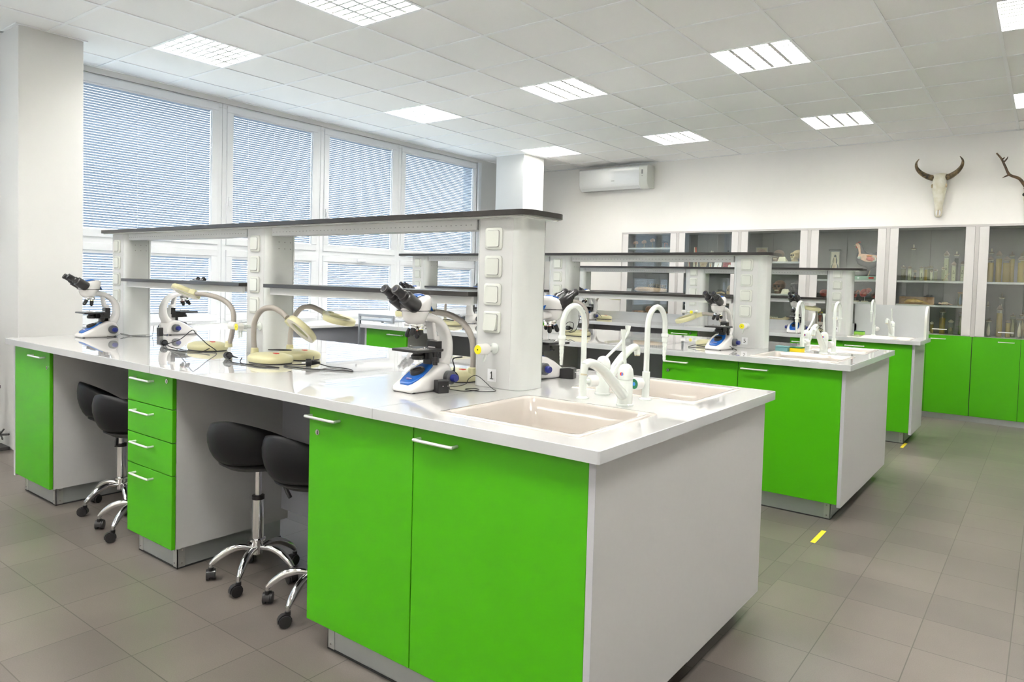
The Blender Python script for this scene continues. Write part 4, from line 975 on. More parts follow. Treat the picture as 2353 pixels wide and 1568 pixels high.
# ------------------------------------------------------------------ trolley frame and brown stand
t = thing('metal_trolley', (-.62, 2.45, 0), 'grey tubular trolley standing at the window end of the middle bench', 'trolley')
for x in (-.80, -.28):
    for y in (2.30, 2.62): m = M(); m.box((x-.012, y-.012, .05), (x+.012, y+.012, .975 if y < 2.5 else .90)); obj('upright', m, 'steel', t, bev=.003, w=True)
m = M(); m.box((-.80, 2.288, .951), (-.28, 2.312, .975)); obj('push_bar', m, 'steel', t, bev=.003, w=True)
m = M(); m.box((-.80, 2.29, .905), (-.28, 2.62, .918)); obj('shelf_board', m, 'steel', t, bev=.002, w=True)
m = M(); m.box((-.80, 2.29, .35), (-.28, 2.62, .365)); obj('shelf_board', m, 'steel', t, bev=.002, w=True)
for x in (-.80, -.28):
    for y in (2.30, 2.62):
        m = M(); m.cyl((x-.01, y, .025), (x+.01, y, .025), .025, n=16); m.box((x-.012, y-.012, .02), (x+.012, y+.012, .052)); obj('caster', m, 'mblack', t, w=True)
t = thing('metal_stand', (-1.02, -.98, 0), 'dark brown iron stand with clamps at the far left beside the room column', 'stand')
m = M(); m.box((-1.22, -1.10, 0), (-1.04, -.80, .025)); obj('foot_plate', m, 'iron', t, bev=.004, w=True)
m = M(); m.box((-1.125, -.875, .025), (-1.105, -.855, .84)); obj('post', m, 'rust', t, bev=.002, w=True)
m = M(); m.box((-1.13, -1.10, .46), (-1.10, -.84, .485)); obj('cross_bar', m, 'rust', t, bev=.002, w=True)
m = M(); m.tube([(-1.16, -.95, .10), (-1.08, -.84, .115), (-1.03, -.81, .12)], .008, 8); m.tube([(-1.10, -.88, .07), (-1.06, -.83, .16)], .006, 8); m.lathe([(.018, .08), (.026, .09), (.026, .125), (.018, .13)], (-1.115, -.865, 0), 12); m.tube([(-1.15, -.84, .15), (-1.03, -.85, .09)], .006, 8); obj('clamp', m, 'iron', t, w=True)

# ------------------------------------------------------------------ display cabinets on the back wall
YC, YBK = 6.093, YB-.004
CX0, CW = .2546, .8498
ZG = .915
SH = [(1.885, 1.575, 1.27, .975), (1.585, 1.27, 1.03), (1.703, 1.305, .968), (1.495, 1.238, .968), (1.497, 1.232), (1.495,), (1.5, 1.24)]
CL = ['first, beside the bare wall, its glass mirroring the blinds', 'second, with bone and joint models', 'third, holding the human skulls', 'fourth, with the hen model', 'fifth, full of small specimen jars', 'sixth, with the rows of yellow jars', 'beyond the right edge of the photo']
def cab_handle(x, z, L, par, y=YC):
    m = M(); m.tube([(x, y-.002, z), (x, y-.028, z), (x+.004, y-.030, z), (x+L-.004, y-.030, z), (x+L, y-.028, z), (x+L, y-.002, z)], .0045, 8); obj('handle', m, 'handle', par, w=True)
def glassdoor(a, b, side, t):
    m = M(); m.box((a, YC+.001, ZG+.004), (b, YC+.006, 2.076)); g = obj('glass_door', m, 'pane', t, smooth=0, w=True)
    hx = b-.195 if side < 0 else a+.055
    cab_handle(hx, .975, .13, g, YC+.001)
for k in range(7):
    x0 = CX0+CW*k; x1 = x0+CW
    t = thing('display_cabinet', ((x0+x1)/2, (YC+YBK)/2, 0), 'glass-fronted green-door wall cabinet, ' + CL[k], 'cabinet', 'specimen cabinets on the back wall')
    m = M()
    m.box((x0, YC, .06), (x0+.018, YBK, 2.10)); m.box((x1-.018, YC, .06), (x1, YBK, 2.10)); m.box((x0+.018, YC, 2.078), (x1-.018, YBK, 2.10))
    m.box((x0+.018, YC+.02, .06), (x1-.018, YBK, .08)); m.box((x0+.018, YC+.012, ZG-.022), (x1-.018, YBK, ZG))
    obj('body', m, 'cabbar', t, smooth=0, w=True)
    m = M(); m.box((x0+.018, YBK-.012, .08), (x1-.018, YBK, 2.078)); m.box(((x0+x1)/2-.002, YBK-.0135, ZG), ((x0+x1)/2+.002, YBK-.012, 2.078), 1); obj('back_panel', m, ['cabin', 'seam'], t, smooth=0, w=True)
    for a, b in ((x0+.020, x0+.105), (x1-.105, x1-.020)):
        m = M(); m.box((a, YC-.001, ZG+.002), (b, YC+.015, 2.076)); obj('front_stile', m, 'cab', t, smooth=0, w=True, bev=.001)
    for z in SH[k]:
        m = M(); m.box((x0+.02, YC+.012, z-.020), (x1-.02, YBK-.014, z)); obj('shelf', m, 'shelf', t, smooth=0, w=True)
    mid = (x0+x1)/2
    glassdoor(x0+.107, mid-.002, -1, t); glassdoor(mid+.002, x1-.107, 1, t)
    for a, b, s_ in ((x0+.003, mid-.0015, -1), (mid+.0015, x1-.003, 1)):
        m = M(); m.box((a, YC-.002, .065), (b, YC+.016, ZG-.004)); d = obj('door', m, 'green', t, bev=.0012, w=True)
        cab_handle(b-.19 if s_ < 0 else a+.045, .872, .135, d, YC-.002)
    m = M()
    for q in (x0+.0025, mid, x1-.0025): m.box((q-.0025, YC-.0012, .065), (q+.0025, YC+.0, ZG-.004))
    obj('door_gap_shade', m, 'ink', t, smooth=0, w=True)  # black strips stand in for the shade between the doors
    m = M(); m.box((x0, YC+.025, 0), (x1, YC+.04, .06)); obj('plinth', m, 'plinth', t, smooth=0, w=True)

# ------------------------------------------------------------------ specimens
def jar(x, z, h, w, top, fluid, spec, label, y=6.27, lid='lid', back=None, fill=.86, group='specimen jars'):
    r = w/2; t = thing('specimen_jar', (x, y, z), label, 'jar', group)
    hb = h*(.86 if top == 'point' else .88 if top in ('knob', 'ball') else .97)
    m = M(); m.lathe([(r*.92, 0), (r*.94, .002), (r*.94, hb-r*.35), (r*.80, hb-r*.15), (r*.80, hb)], n=20, cap=False); obj('glass', m, 'jarglass', t, smooth=60)
    m = M(); m.lathe([(r*.9, .0), (r*.92, .004)], n=20); m.lathe([(r*.78, hb-.012), (r*.80, hb-.002)], n=20, m=1)
    if top == 'point': m.lathe([(r*.84, hb-.006), (r*1.02, hb), (r*1.02, hb+.004), (r*.5, hb+(h-hb)*.65), (.003, h)], n=20)
    elif top in ('knob', 'ball'): m.lathe([(r*.84, hb-.005), (r*1.05, hb), (r*1.05, hb+.005), (r*.3, hb+.008)], n=20); m.lathe([(.003, hb+.006), (r*.30, hb+.006+(h-hb)*.35), (.003, h)], n=14, m=1 if top == 'ball' else 0)
    else: m.lathe([(r*.84, hb-.010), (r*1.04, hb-.006), (r*1.04, h), (r*.7, h+.001)], n=20)
    obj('lid', m, [lid, 'lidc'], t)
    if fluid:
        m = M(); m.lathe([(r*.88, .004), (r*.88, hb*fill)], n=18); obj('fluid', m, fluid, t)
    if back:
        m = M(); m.box((-r*.66, .0, .006), (r*.66, .003, hb*.88)); obj('mounting_card', m, back, t, smooth=0)
    if spec:
        mt, kind = spec; m = M()
        if kind == 'body': m.lathe([(.002, .01), (r*.45, hb*.12), (r*.55, hb*.35), (r*.35, hb*.6), (r*.16, hb*.75), (.002, hb*.84)], (0, -.004, 0), 12)
        elif kind == 'worm': m.tube(smoothpath([(r*.3, -.006, hb*.62), (r*.1, -.006, hb*.5), (r*.35, -.006, hb*.3), (-.1*r, -.006, hb*.12)], 6), [r*.10]*3+[r*.16]*13+[r*.05]*3, 7)
        elif kind == 'blob': m.ball((0, -.008, hb*.40), (r*.42, r*.2, hb*.17))
        elif kind == 'fish': m.lathe([(.002, .02*1), (r*.5, hb*.10), (r*.42, hb*.25), (r*.5, hb*.5), (r*.2, hb*.72), (.002, hb*.78)], (0, -.004, 0), 10); m.prism([(-r*.5, hb*.02), (r*.5, hb*.02), (0, hb*.25)], -.003, .003, 'y')
        elif kind == 'snake': m.tube(smoothpath([(0, -.004, hb*.84), (r*.12, -.004, hb*.5), (0, -.004, hb*.2), (r*.1, -.004, hb*.05), (r*.45, -.004, hb*.05), (r*.3, -.004, hb*.35), (r*.35, 0, hb*.7)], 6), r*.20, 8)
        elif kind == 'small': m.ball((0, -.006, hb*.6), (r*.22, .004, r*.3)); m.box((-r*.35, -.004, hb*.42), (-r*.1, -.003, hb*.52)); m.box((r*.1, -.004, hb*.42), (r*.35, -.003, hb*.52)); m.box((-r*.2, -.004, hb*.2), (r*.2, -.003, hb*.23))
        obj('specimen', m, mt, t, smooth=60)
    return t
z4, z4b, z4c = 1.4975, 1.2325, ZG+.0005
G4 = 'small jars on the top shelf of the fifth cabinet'
jar(3.800, z4, .170, .058, 'ball', 'fluidc', ('horn', 'worm'), 'bell-topped clear jar with a dark worm, first from the window side on its shelf', y=6.25, group=G4)
jar(3.878, z4, .415, .058, 'ball', None, None, 'tall empty glass cylinder jar with a ball stopper', y=6.36, group=G4)
jar(3.868, z4, .165, .046, 'point', 'fluidc', ('seam', 'blob'), 'white-backed jar with a dark oval shell, before the tall empty cylinder', y=6.22, back='specbase', group=G4)
jar(3.922, z4, .122, .036, 'point', None, ('brownfur', 'blob'), 'smallest dark-backed jar between two white-backed ones', y=6.22, back='ink', group=G4)
jar(3.984, z4, .165, .046, 'knob', 'fluidc', ('ink', 'worm'), 'white-backed jar with a curved black leech shape', y=6.22, back='specbase', group=G4)
jar(4.019, z4, .152, .033, 'flat', 'fluid', None, 'narrow yellowish jar behind the leech jar', y=6.29, group=G4)
jar(4.058, z4, .178, .060, 'knob', 'fluidc', ('fish', 'worm'), 'wide greenish jar with a broad flat stopper in the middle of its shelf', y=6.32, group=G4)
jar(4.084, z4, .120, .032, 'point', 'fluidc', None, 'tiny white-backed jar before the wide greenish one', y=6.21, back='plate', group=G4)
jar(4.120, z4, .127, .036, 'flat', 'fluidc', None, 'short clear jar with a cream cap, right of the tiny white one', y=6.26, group=G4)
jar(4.209, z4, .338, .058, 'point', 'fluidc', ('seam', 'small'), 'tall jar with dark pointed lid and a white mounting card', y=6.33, back='specbase', group=G4)
jar(4.192, z4, .158, .034, 'point', 'fluidc', None, 'small jar with pointed lid standing before the tall pointed one', y=6.23, group=G4)
jar(4.302, z4, .333, .056, 'ball', None, ('ink', 'small'), 'tall jar with black upper backing and a ring stopper', y=6.35, back='ink', group=G4)
jar(4.292, z4, .216, .048, 'point', 'fluidc', ('ink', 'small'), 'white-carded jar with cream lid before the black-backed tall one', y=6.23, back='specbase', group=G4)
jar(4.372, z4, .220, .044, 'point', 'fluidc', ('ink', 'small'), 'white-carded jar cut by the frame strip at the end of its shelf', y=6.24, back='specbase', group=G4)
t = thing('dried_lizard', (4.225, 6.18, z4), 'small pale dried lizard upright before the tall pointed jar', 'specimen')
m = M(); m.tube(smoothpath([(-.025, 0, .002), (-.005, 0, .03), (.01, 0, .06), (.022, 0, .09)], 5), [.002]*4+[.005]*7+[.003]*5, 7); m.tube([(0, 0, .04), (.02, -.005, .03), (.024, -.005, .0)], .002, 6); m.tube([(0, 0, .04), (-.016, .004, .02), (-.02, .004, .0)], .002, 6); m.tube([(.012, 0, .07), (.03, 0, .072), (.035, 0, .09)], .0018, 6); obj('body', m, 'bonetan', t, smooth=70)
# middle shelf of the fifth cabinet
t = thing('dried_fish', (3.945, 6.24, z4b), 'yellow dried fish on a wooden board on the middle shelf', 'specimen')
m = M(); m.box((-.18, .04, 0), (.17, .05, .085)); m.box((-.18, -.03, 0), (.17, .05, .006)); obj('board', m, 'wood', t, smooth=0)
m = M(); m.tube(smoothpath([(-.12, -.01, .016), (-.07, -.01, .034), (.0, -.01, .040), (.06, -.01, .032), (.12, -.01, .012)], 5), [.006, .012, .016, .020, .022, .024, .025, .026, .026, .025, .024, .022, .020, .017, .014, .011, .008, .006, .005, .004, .003], 10, sx=1.0); m.prism([(.05, .05), (.10, .025), (.125, .006), (.06, .02)], -.018, -.012, 'y'); obj('fish_body', m, 'fish', t, smooth=70)
t = thing('dried_turtle', (4.225, 6.22, z4b), 'small pale dried turtle on the middle shelf', 'specimen')
m = M(); m.ball((0, 0, .022), (.036, .026, .016)); obj('shell', m, 'bonetan', t)
m = M(); m.ball((-.048, -.004, .020), (.014, .010, .010)); m.tube([(.03, 0, .02), (.075, 0, .008)], [.006, .002], 6)
for a, b in ((-.028, -.024), (.026, -.024), (-.028, .02), (.026, .02)): m.tube([(a*.7, b*.6, .015), (a, b, .007)], .005, 6)
obj('head_and_legs', m, 'henpink', t)
jar(4.365, z4b, .148, .056, 'flat', 'fluidc', ('blue', 'body'), 'square-topped jar with a dark blue specimen on the middle shelf', lid='wood')
jar(4.105, z4c, .133, .036, 'point', 'fluid', ('bonetan', 'blob'), 'small pointed jar just right of the splashback end', lid='lidc')
jar(4.206, z4c, .285, .064, 'point', 'fluid', ('fish', 'fish'), 'jar with a fish hanging in yellow fluid, behind the glass door handle', y=6.25, fill=.72)
jar(4.292, z4c, .165, .052, 'point', 'fluidc', ('bonetan', 'blob'), 'short jar with a cream cone lid on the bottom shelf', y=6.22, lid='lidc', fill=.5)
jar(4.376, z4c, .250, .044, 'flat', 'fluidc', ('bone', 'body'), 'narrow jar at the frame strip end of the bottom shelf', y=6.27)
m = M(); m.lathe([(.010, 0), (.014, .006), (.012, .02), (.004, .026)], n=14); o = obj('specimen_jar', m, 'bone'); o.location = (4.095, 6.15, z4c); tag(o, 'tiny white pot on the bottom shelf beside the splashback end', 'pot')
# sixth cabinet
z5 = 1.4955; G5 = 'yellow specimen jars on the top shelf of the sixth cabinet'
jar(4.622, z5, .365, .048, 'ball', None, ('ink', 'body'), 'tall dark jar at the start of the row of yellow jars', y=6.37, group=G5)
jar(4.626, z5, .278, .060, 'point', 'fluid', ('fish', 'body'), 'yellow jar nearest the divider between the fifth and sixth cabinets', y=6.24, group=G5)
jar(4.694, z5, .338, .060, 'point', 'fluid', ('bonetan', 'fish'), 'tall yellow jar with pointed lid and a long fish, second in its row', y=6.30, group=G5)
jar(4.767, z5, .275, .072, 'point', 'fluid', ('skullbrown', 'body'), 'wide yellow jar with a reddish brown organ specimen', y=6.23, group=G5)
jar(4.806, z5, .330, .054, 'knob', 'fluid', ('fish', 'body'), 'yellow jar with a ring stopper behind the reddish specimen', y=6.34, group=G5)
jar(4.890, z5, .278, .058, 'point', 'fluid', ('bonetan', 'body'), 'yellow jar with a knotted tan specimen near the edge of the photo', y=6.23, group=G5)
jar(4.905, z5, .335, .056, 'point', 'fluid', ('bonetan', 'body'), 'tall yellow jar behind the one nearest the edge of the photo', y=6.35, group=G5)
z6 = ZG+.0005; G6 = 'jars on the bottom of the sixth cabinet'
jar(4.612, z6, .375, .026, 'ball', None, None, 'slim empty cylinder against the divider', y=6.38, group=G6)
jar(4.636, z6, .195, .060, 'knob', None, ('lidc', 'body'), 'squat jar with a dark specimen and white label at the divider', y=6.24, group=G6)
jar(4.735, z6, .475, .054, 'knob', None, ('lidc', 'body'), 'tallest jar with clear top rising behind the snake jar', y=6.36, group=G6)
jar(4.728, z6, .343, .058, 'point', 'fluid', ('fish', 'snake'), 'tall yellow jar with a coiled snake', y=6.24, group=G6)
jar(4.806, z6, .186, .048, 'flat', 'fluid', ('bonetan', 'body'), 'short jar of mottled eggs or shells behind the door handle', y=6.23, group=G6)
jar(4.842, z6, .262, .056, 'knob', 'fluidc', ('lidc', 'body'), 'grey jar with a flat round stopper and thin knob', y=6.33, group=G6)
jar(4.907, z6, .204, .064, 'flat', None, ('lidc', 'body'), 'jar with a dark frog-like specimen near the edge of the photo', y=6.22, group=G6)
jar(4.928, z6, .275, .066, 'knob', None, ('bonetan', 'body'), 'wide jar behind the frog-like specimen', y=6.34, group=G6)
# fourth cabinet: hen model, bird plaque, organs
z3 = 1.4955
t = thing('hen_model', (3.415, 6.26, z3), 'dark hen model cut open to show its organs, on a mint green base', 'model')
m = M(); m.prism(rr(-.155, -.055, .165, .055, .05, 6), 0, .045, 'z'); b = obj('base', m, 'mint', t, bev=.003)
m = M(); m.box((.035, -.0565, .014), (.090, -.0545, .034)); obj('red_label', m, 'red', b, smooth=0, label='red label'); m = M(); m.lathe([(.011, .0552), (.001, .0562)], (-.075, 0, .023), 16, 0, 'y'); obj('round_mark', m, 'plate', b)
m = M()
# body outline facing left, given depth
out = [(-.118, .425), (-.128, .40), (-.108, .375), (-.105, .34), (-.118, .29), (-.120, .235), (-.100, .19), (-.06, .165), (-.02, .155), (.02, .115), (.035, .100), (.055, .130), (.09, .150), (.13, .185), (.155, .23), (.165, .30), (.175, .36), (.12, .325), (.06, .31), (.00, .315), (-.03, .345), (-.05, .405), (-.075, .432), (-.10, .44)]
def cushion(poly, ym, yt, k=.72):
    cx = sum(p[0] for p in poly)/len(poly); cz = sum(p[1] for p in poly)/len(poly)
    def ring(f, y): return [(cx+(a-cx)*f, y, cz+(b-cz)*f) for a, b in poly]
    m.loft([ring(k, -yt), ring(.93, -yt*.75), ring(1, 0), ring(.93, yt*.75), ring(k, yt)])
cushion(out, 0, .038); obj('plumage', m, 'hen', t, smooth=60)
m = M(); pk = [(-.125, .418), (-.095, .428), (-.072, .40), (-.064, .35), (-.060, .305), (.0, .300), (.06, .292), (.12, .282), (.105, .245), (.075, .215), (.04, .205), (-.02, .215), (-.055, .235), (-.085, .25), (-.092, .275), (-.083, .31), (-.092, .36), (-.108, .385)]
m.prism(pk, -.046, -.030, 'y'); sk_ = obj('opened_side', m, 'henpink', t, bev=.003)
m = M(); m.ball((.035, -.045, .245), (.036, .010, .024)); m.ball((.062, -.047, .238), (.018, .010, .022)); obj('liver', m, 'organ', sk_, smooth=60)
m = M(); m.ball((-.075, -.044, .258), (.022, .010, .018)); m.tube(smoothpath([(.07, -.046, .215), (.10, -.046, .225), (.095, -.046, .26), (.075, -.046, .275)], 5), .006, 8); obj('crop_and_gut', m, 'specbase', sk_, smooth=60)
m = M(); m.ball((.02, -.045, .280), (.020, .008, .010)); m.ball((.045, -.045, .279), (.016, .008, .008)); obj('lung', m, 'orange', sk_, smooth=60)
m = M(); m.prism([(-.120, .420), (-.124, .436), (-.108, .432), (-.100, .448), (-.088, .440), (-.078, .452), (-.080, .430), (-.10, .424)], -.004, .004, 'y'); m.ball((-.116, -.02, .385), (.008, .006, .014)); obj('comb', m, 'red', t)
m = M(); m.tube([(-.118, -.01, .408), (-.145, -.01, .398)], [.009, .001], 8); m.tube([(.036, 0, .11), (.030, 0, .08), (.018, 0, .045)], .006, 8); obj('beak_and_leg', m, 'bonetan', t)
m = M(); m.ball((-.098, -.034, .415), .0045); obj('eye', m, 'ink', t)
t = thing('bird_specimen_case', (3.063, 6.27, z3), 'tall glass case with a dissected bird standing on yellow fluid backing', 'specimen case')
m = M(); m.box((-.058, -.035, 0), (.058, .035, .012)); m.box((-.068, -.040, .345), (.068, .040, .356)); obj('end_plates', m, 'ink', t, bev=.002)
m = M(); m.box((-.048, -.030, .012), (.048, .030, .345)); obj('glass_case', m, 'jarglass', t, smooth=0)
m = M(); m.box((-.046, .010, .014), (.046, .026, .330)); obj('yellow_backing', m, mt if False else 'lidc', t, smooth=0)
m = M(); m.ball((0, -.005, .12), (.045, .022, .085)); m.ball((0, -.005, .22), (.026, .018, .05)); m.ball((0, -.005, .275), (.014, .014, .020)); bb = obj('bird', m, 'hen', t)
m = M(); m.ball((0, -.018, .13), (.030, .014, .075)); m.ball((0, -.016, .22), (.016, .010, .05)); obj('opened_breast', m, 'bonetan', bb, smooth=60)
zo = 1.2385
def organ_model(x, h, w, tilt, label, m2='organ'):
    t = thing('organ_model', (x, 6.26, zo), label, 'model', 'organ models on stands in the fourth cabinet')
    m = M(); m.lathe([(.038, 0), (.040, .004), (.038, .012), (.030, .014)], n=22); obj('base', m, 'lidc', t)
    m = M(); m.cyl((0, 0, .013), (0, 0, h*.45), .0025, n=8); obj('rod', m, 'screw', t)
    m = M(); m.T = Matrix.Translation((0, 0, h*.62)) @ Matrix.Rotation(tilt, 4, 'Y'); m.ball((-.012, 0, -.012), (w*.34, w*.26, h*.28)); m.ball((w*.14, 0, h*.14), (w*.26, w*.22, h*.18)); body = obj('organ', m, m2, t, smooth=80)
    m = M(); m.T = Matrix.Translation((0, 0, h*.62)) @ Matrix.Rotation(tilt, 4, 'Y'); m.tube(smoothpath([(0, -.01, h*.1), (w*.1, -.012, h*.28), (w*.32, -.01, h*.33), (w*.44, 0, h*.2)], 5), w*.085, 8); m.ball((.01, -.02, -.02), (w*.2, w*.12, h*.16)); obj('vessel', m, 'flesh', body, smooth=80)
organ_model(2.968, .155, .14, .5, 'red organ model with a pink tube, left of the rear bench column')
organ_model(3.312, .150, .06, .3, 'dark red organ model just right of the rear bench column', 'skullbrown')
organ_model(3.408, .180, .115, .4, 'pink heart-like organ model on a thin rod')
organ_model(3.520, .140, .075, .6, 'brownish red kidney-like organ model at the frame strip', 'skullbrown')
for x, lb in ((2.932, 'left'), (3.022, 'right')):
    t = thing('anatomy_figure', (x, 6.22, .9685), 'small flesh and green anatomical figure, %s of the pair below the magnifier head' % lb, 'figure')
    m = M(); m.lathe([(.022, 0), (.024, .006), (.01, .012), (.010, .03), (.018, .06), (.022, .085), (.012, .10), (.016, .12), (.010, .135)], n=14); obj('figure_body', m, 'flesh', t); m = M(); m.box((-.028, -.004, .118), (.028, .006, .134)); m.lathe([(.013, .095), (.015, .11), (.010, .118)], n=12, m=1); obj('figure_top', m, ['yellow', 'mint'], t)
# third cabinet: skulls
def skull(x, z, s, mt, rz, label, y=6.27):
    t = thing('human_skull', (x, y, z), label, 'skull', 'human skulls in the third cabinet', rz=rz)
    m = M(); m.ball((0, .020*s, .108*s), (.068*s, .088*s, .062*s), 22, 14); m.loft([[(a*s, b*s, z_*s) for a, b in rr(-w, -.078, w, -.010, .012, 3)] for w, z_ in ((.032, .030), (.046, .055), (.055, .085), (.058, .118))]); m.ball((-.050*s, -.055*s, .072*s), (.016*s, .022*s, .012*s)); m.ball((.050*s, -.055*s, .072*s), (.016*s, .022*s, .012*s)); m.ball((0, -.068*s, .118*s), (.052*s, .018*s, .012*s))
    c = obj('cranium', m, mt, t, smooth=80)
    for q in (-1, 1):
        m = M(); m.ball((q*.024*s, -.076*s, .092*s), (.0165*s, .012*s, .0145*s)); obj('eye_socket', m, 'ink', c)
    m = M(); m.prism([(-.009*s, .058*s), (.009*s, .058*s), (0, .080*s)], -.083*s, -.070*s, 'y'); obj('nose_opening', m, 'ink', c)
    m = M(); m.loft([[(a*s, b*s, z_*s) for a, b in rr(-w, -.074, w, .0, .014, 3)] for w, z_ in ((.030, 0), (.036, .008), (.034, .030))]); jw = obj('jaw', m, mt, t, smooth=70)
    m = M()
    for i in range(8):
        a = (i-3.5)*.0068*s
        for z_, hh in ((.031, .008), (.040, .009)): m.box((a-.0028*s, -.083*s, z_*s), (a+.0028*s, -.072*s, (z_+hh-.001)*s))
    obj('teeth', m, 'lidc' if mt != 'skullblk' else 'skullblk', jw, smooth=0)
zk = 1.7035
skull(2.18, zk, .95, 'skullpink', .15, 'pinkish grey skull mostly hidden by the black board, before a framed sheet')
skull(2.388, zk, .90, 'skullpink', -.25, 'pinkish brown skull left of a folded card on the upper shelf')
skull(2.622, zk, .88, 'skullyel', -.75, 'yellow ivory skull turned sideways at the frame strip')
skull(2.418, 1.3055, 1.0, 'skullbrown', -.1, 'reddish brown skull on the middle shelf')
skull(2.655, 1.3055, 1.05, 'skullblk', -.7, 'black skull on the middle shelf at the frame strip')
for x, z, lb in ((2.475, zk, 'upper'), (2.53, 1.3055, 'middle')):
    t = thing('folded_card', (x, 6.17, z), 'cream folded name card beside a skull on the %s shelf' % lb, 'card')
    m = M(); m.add([(-.055, -.028, 0), (.045, -.028, 0), (.030, 0, .058), (-.040, 0, .058), (.062, .03, 0), (-.045, .03, 0)], [(0, 1, 2, 3), (3, 2, 4, 5)]); obj('sheet', m, 'paper', t, smooth=0)
t = thing('framed_sheet', (2.14, 6.39, zk), 'pale framed text sheet behind the hidden pinkish skull', 'framed sheet'); m = M(); m.box((-.075, 0, 0), (.075, .008, .19)); obj('frame', m, 'cabbar', t, smooth=0); m = M(); m.box((-.066, -.001, .009), (.066, .0, .181))
for i in range(7): m.box((-.052, -.0014, .155-.02*i), (.04, -.001, .158-.02*i), 1)
obj('sheet', m, ['lidc', 'seam'], t, smooth=0)
t = thing('animal_jaw_bone', (2.43, 6.22, .9685), 'yellow-brown animal jaw and leg bone lying on the lowest visible shelf', 'bone')
m = M(); m.tube(smoothpath([(-.12, 0, .02), (-.05, 0, .025), (.03, 0, .02), (.08, 0, .025), (.135, 0, .045)], 6), [.014, .016, .018, .018, .016, .014, .013, .012, .012, .012, .012, .012, .013, .014, .015, .016, .018, .020, .022, .023, .024, .024, .022, .02, .018], 10); obj('shaft', m, 'bonetan', t, smooth=80)
m = M()
for i in range(7): m.tube([(-.11+.018*i, -.012, .03), (-.108+.018*i, -.014, .058 - .002*i)], [.008, .003], 6)
obj('teeth', m, 'lidc', t)
# second cabinet
zb = 1.5855
def ob2(name, x, y, z, label, cat): return thing(name, (x, y, z), label, cat)
t = ob2('joint_model', 1.215, 6.25, zb, 'narrow white and red joint model at the window side of the second cabinet', 'model')
m = M(); m.tube([(-.01, 0, .0), (-.012, 0, .15), (-.016, 0, .235)], [.016, .010, .012], 10); obj('bone', m, 'bone', t, smooth=70); m = M(); m.tube([(.006, 0, .02), (.002, 0, .12), (-.006, 0, .22)], [.004, .008, .004], 8); obj('muscle_strip', m, 'organ', t, smooth=70)
t = ob2('knee_model', 1.305, 6.26, zb, 'tall white and red knee joint model poking above the black board', 'model')
m = M(); m.tube([(-.018, 0, .14), (-.022, 0, .31)], [.018, .012], 10); m.tube([(-.026, 0, 0), (-.022, 0, .13)], [.014, .020], 10); m.tube([(.020, 0, 0), (.014, 0, .12)], [.010, .014], 10); obj('bone', m, 'bone', t, smooth=70); m = M(); m.tube([(.012, -.006, .07), (.006, -.006, .15), (-.008, -.006, .31)], [.006, .014, .011], 8); obj('muscle', m, 'organ', t, smooth=70)
t = ob2('hip_bone_model', 1.41, 6.26, zb, 'cream hip bone model between the knee and the hand model', 'model')
m = M(); m.prism([(-.03, 0), (.02, .0), (.03, .03), (.05, .08), (.065, .135), (.03, .15), (-.02, .145), (-.05, .10), (-.04, .04)], -.012, .012, 'y'); obj('bone', m, 'bonetan', t, bev=.008, seg=3)
t = ob2('hand_skeleton_model', 1.512, 6.26, zb, 'white hand skeleton with orange parts, its fingers above the black board', 'model')
m = M(); m.tube([(-.012, 0, 0), (-.012, 0, .10)], .008, 8); m.tube([(.012, 0, 0), (.012, 0, .10)], .008, 8)
for i, (a, hh) in enumerate(((-.036, .225), (-.014, .25), (.006, .262), (.026, .255), (.046, .185))): m.tube([(a*.4, 0, .11), (a*.8, 0, .16), (a, 0, .2 if i < 4 else .16), (a*1.02, 0, hh)], [.006, .0055, .0055, .004], 8)
obj('bones', m, 'bone', t, smooth=70); m = M(); m.prism([(-.02, .11), (.02, .11), (.026, .16), (-.024, .16)], -.010, -.004, 'y'); m.tube([(0, -.008, .0), (.0, -.008, .08)], .004, 6); obj('ligament', m, 'orange', t)
t = ob2('printed_card', 1.605, 6.27, zb, 'tilted printed card beside the hand skeleton model', 'card'); m = M(); m.add([(-.05, -.02, 0), (.05, -.02, 0), (.05, .03, .13), (-.05, .03, .13)], [(0, 1, 2, 3)]); m.tube([(-.01, -.004, .03), (.0, .006, .06), (.008, .016, .09)], .005, 6, 1); obj('sheet', m, ['plate', 'bonetan'], t, smooth=0)
t = ob2('torso_model', 1.765, 6.22, zb, 'red muscle torso model at the frame strip of the second cabinet', 'model'); m = M(); m.loft([[(a, b, z_) for a, b in rr(-w, -.03, w, .03, .02, 4)] for w, z_ in ((.035, 0), (.055, .04), (.06, .10), (.045, .15), (.022, .18))]); m.tube([(-.04, 0, .11), (-.062, 0, .03)], .014, 8); b_ = obj('muscles', m, 'organ', t, smooth=60); m = M(); m.ball((.03, -.02, .05), (.025, .016, .035)); obj('bone_part', m, 'bone', b_)
t = ob2('skull_top_model', 1.71, 6.36, zb, 'small cream cap-like model with a dark knob behind the torso model', 'model'); m = M(); m.lathe([(.03, 0), (.034, .004), (.01, .02), (.010, .20), (.045, .205), (.048, .225), (.030, .245), (.004, .25)], n=18); obj('stand_and_cap', m, 'lidc', t); m = M(); m.ball((.0, 0, .258), (.012, .01, .012)); obj('dark_knob', m, 'hen', t)
t = ob2('small_bone', 1.668, 6.24, 1.2705, 'small curved tan bone lying on the middle shelf of the second cabinet', 'bone'); m = M(); m.tube(smoothpath([(-.06, 0, .010), (-.02, 0, .024), (.02, 0, .028), (.06, 0, .012)], 5), .011, 8); obj('shaft', m, 'bonetan', t, smooth=80)
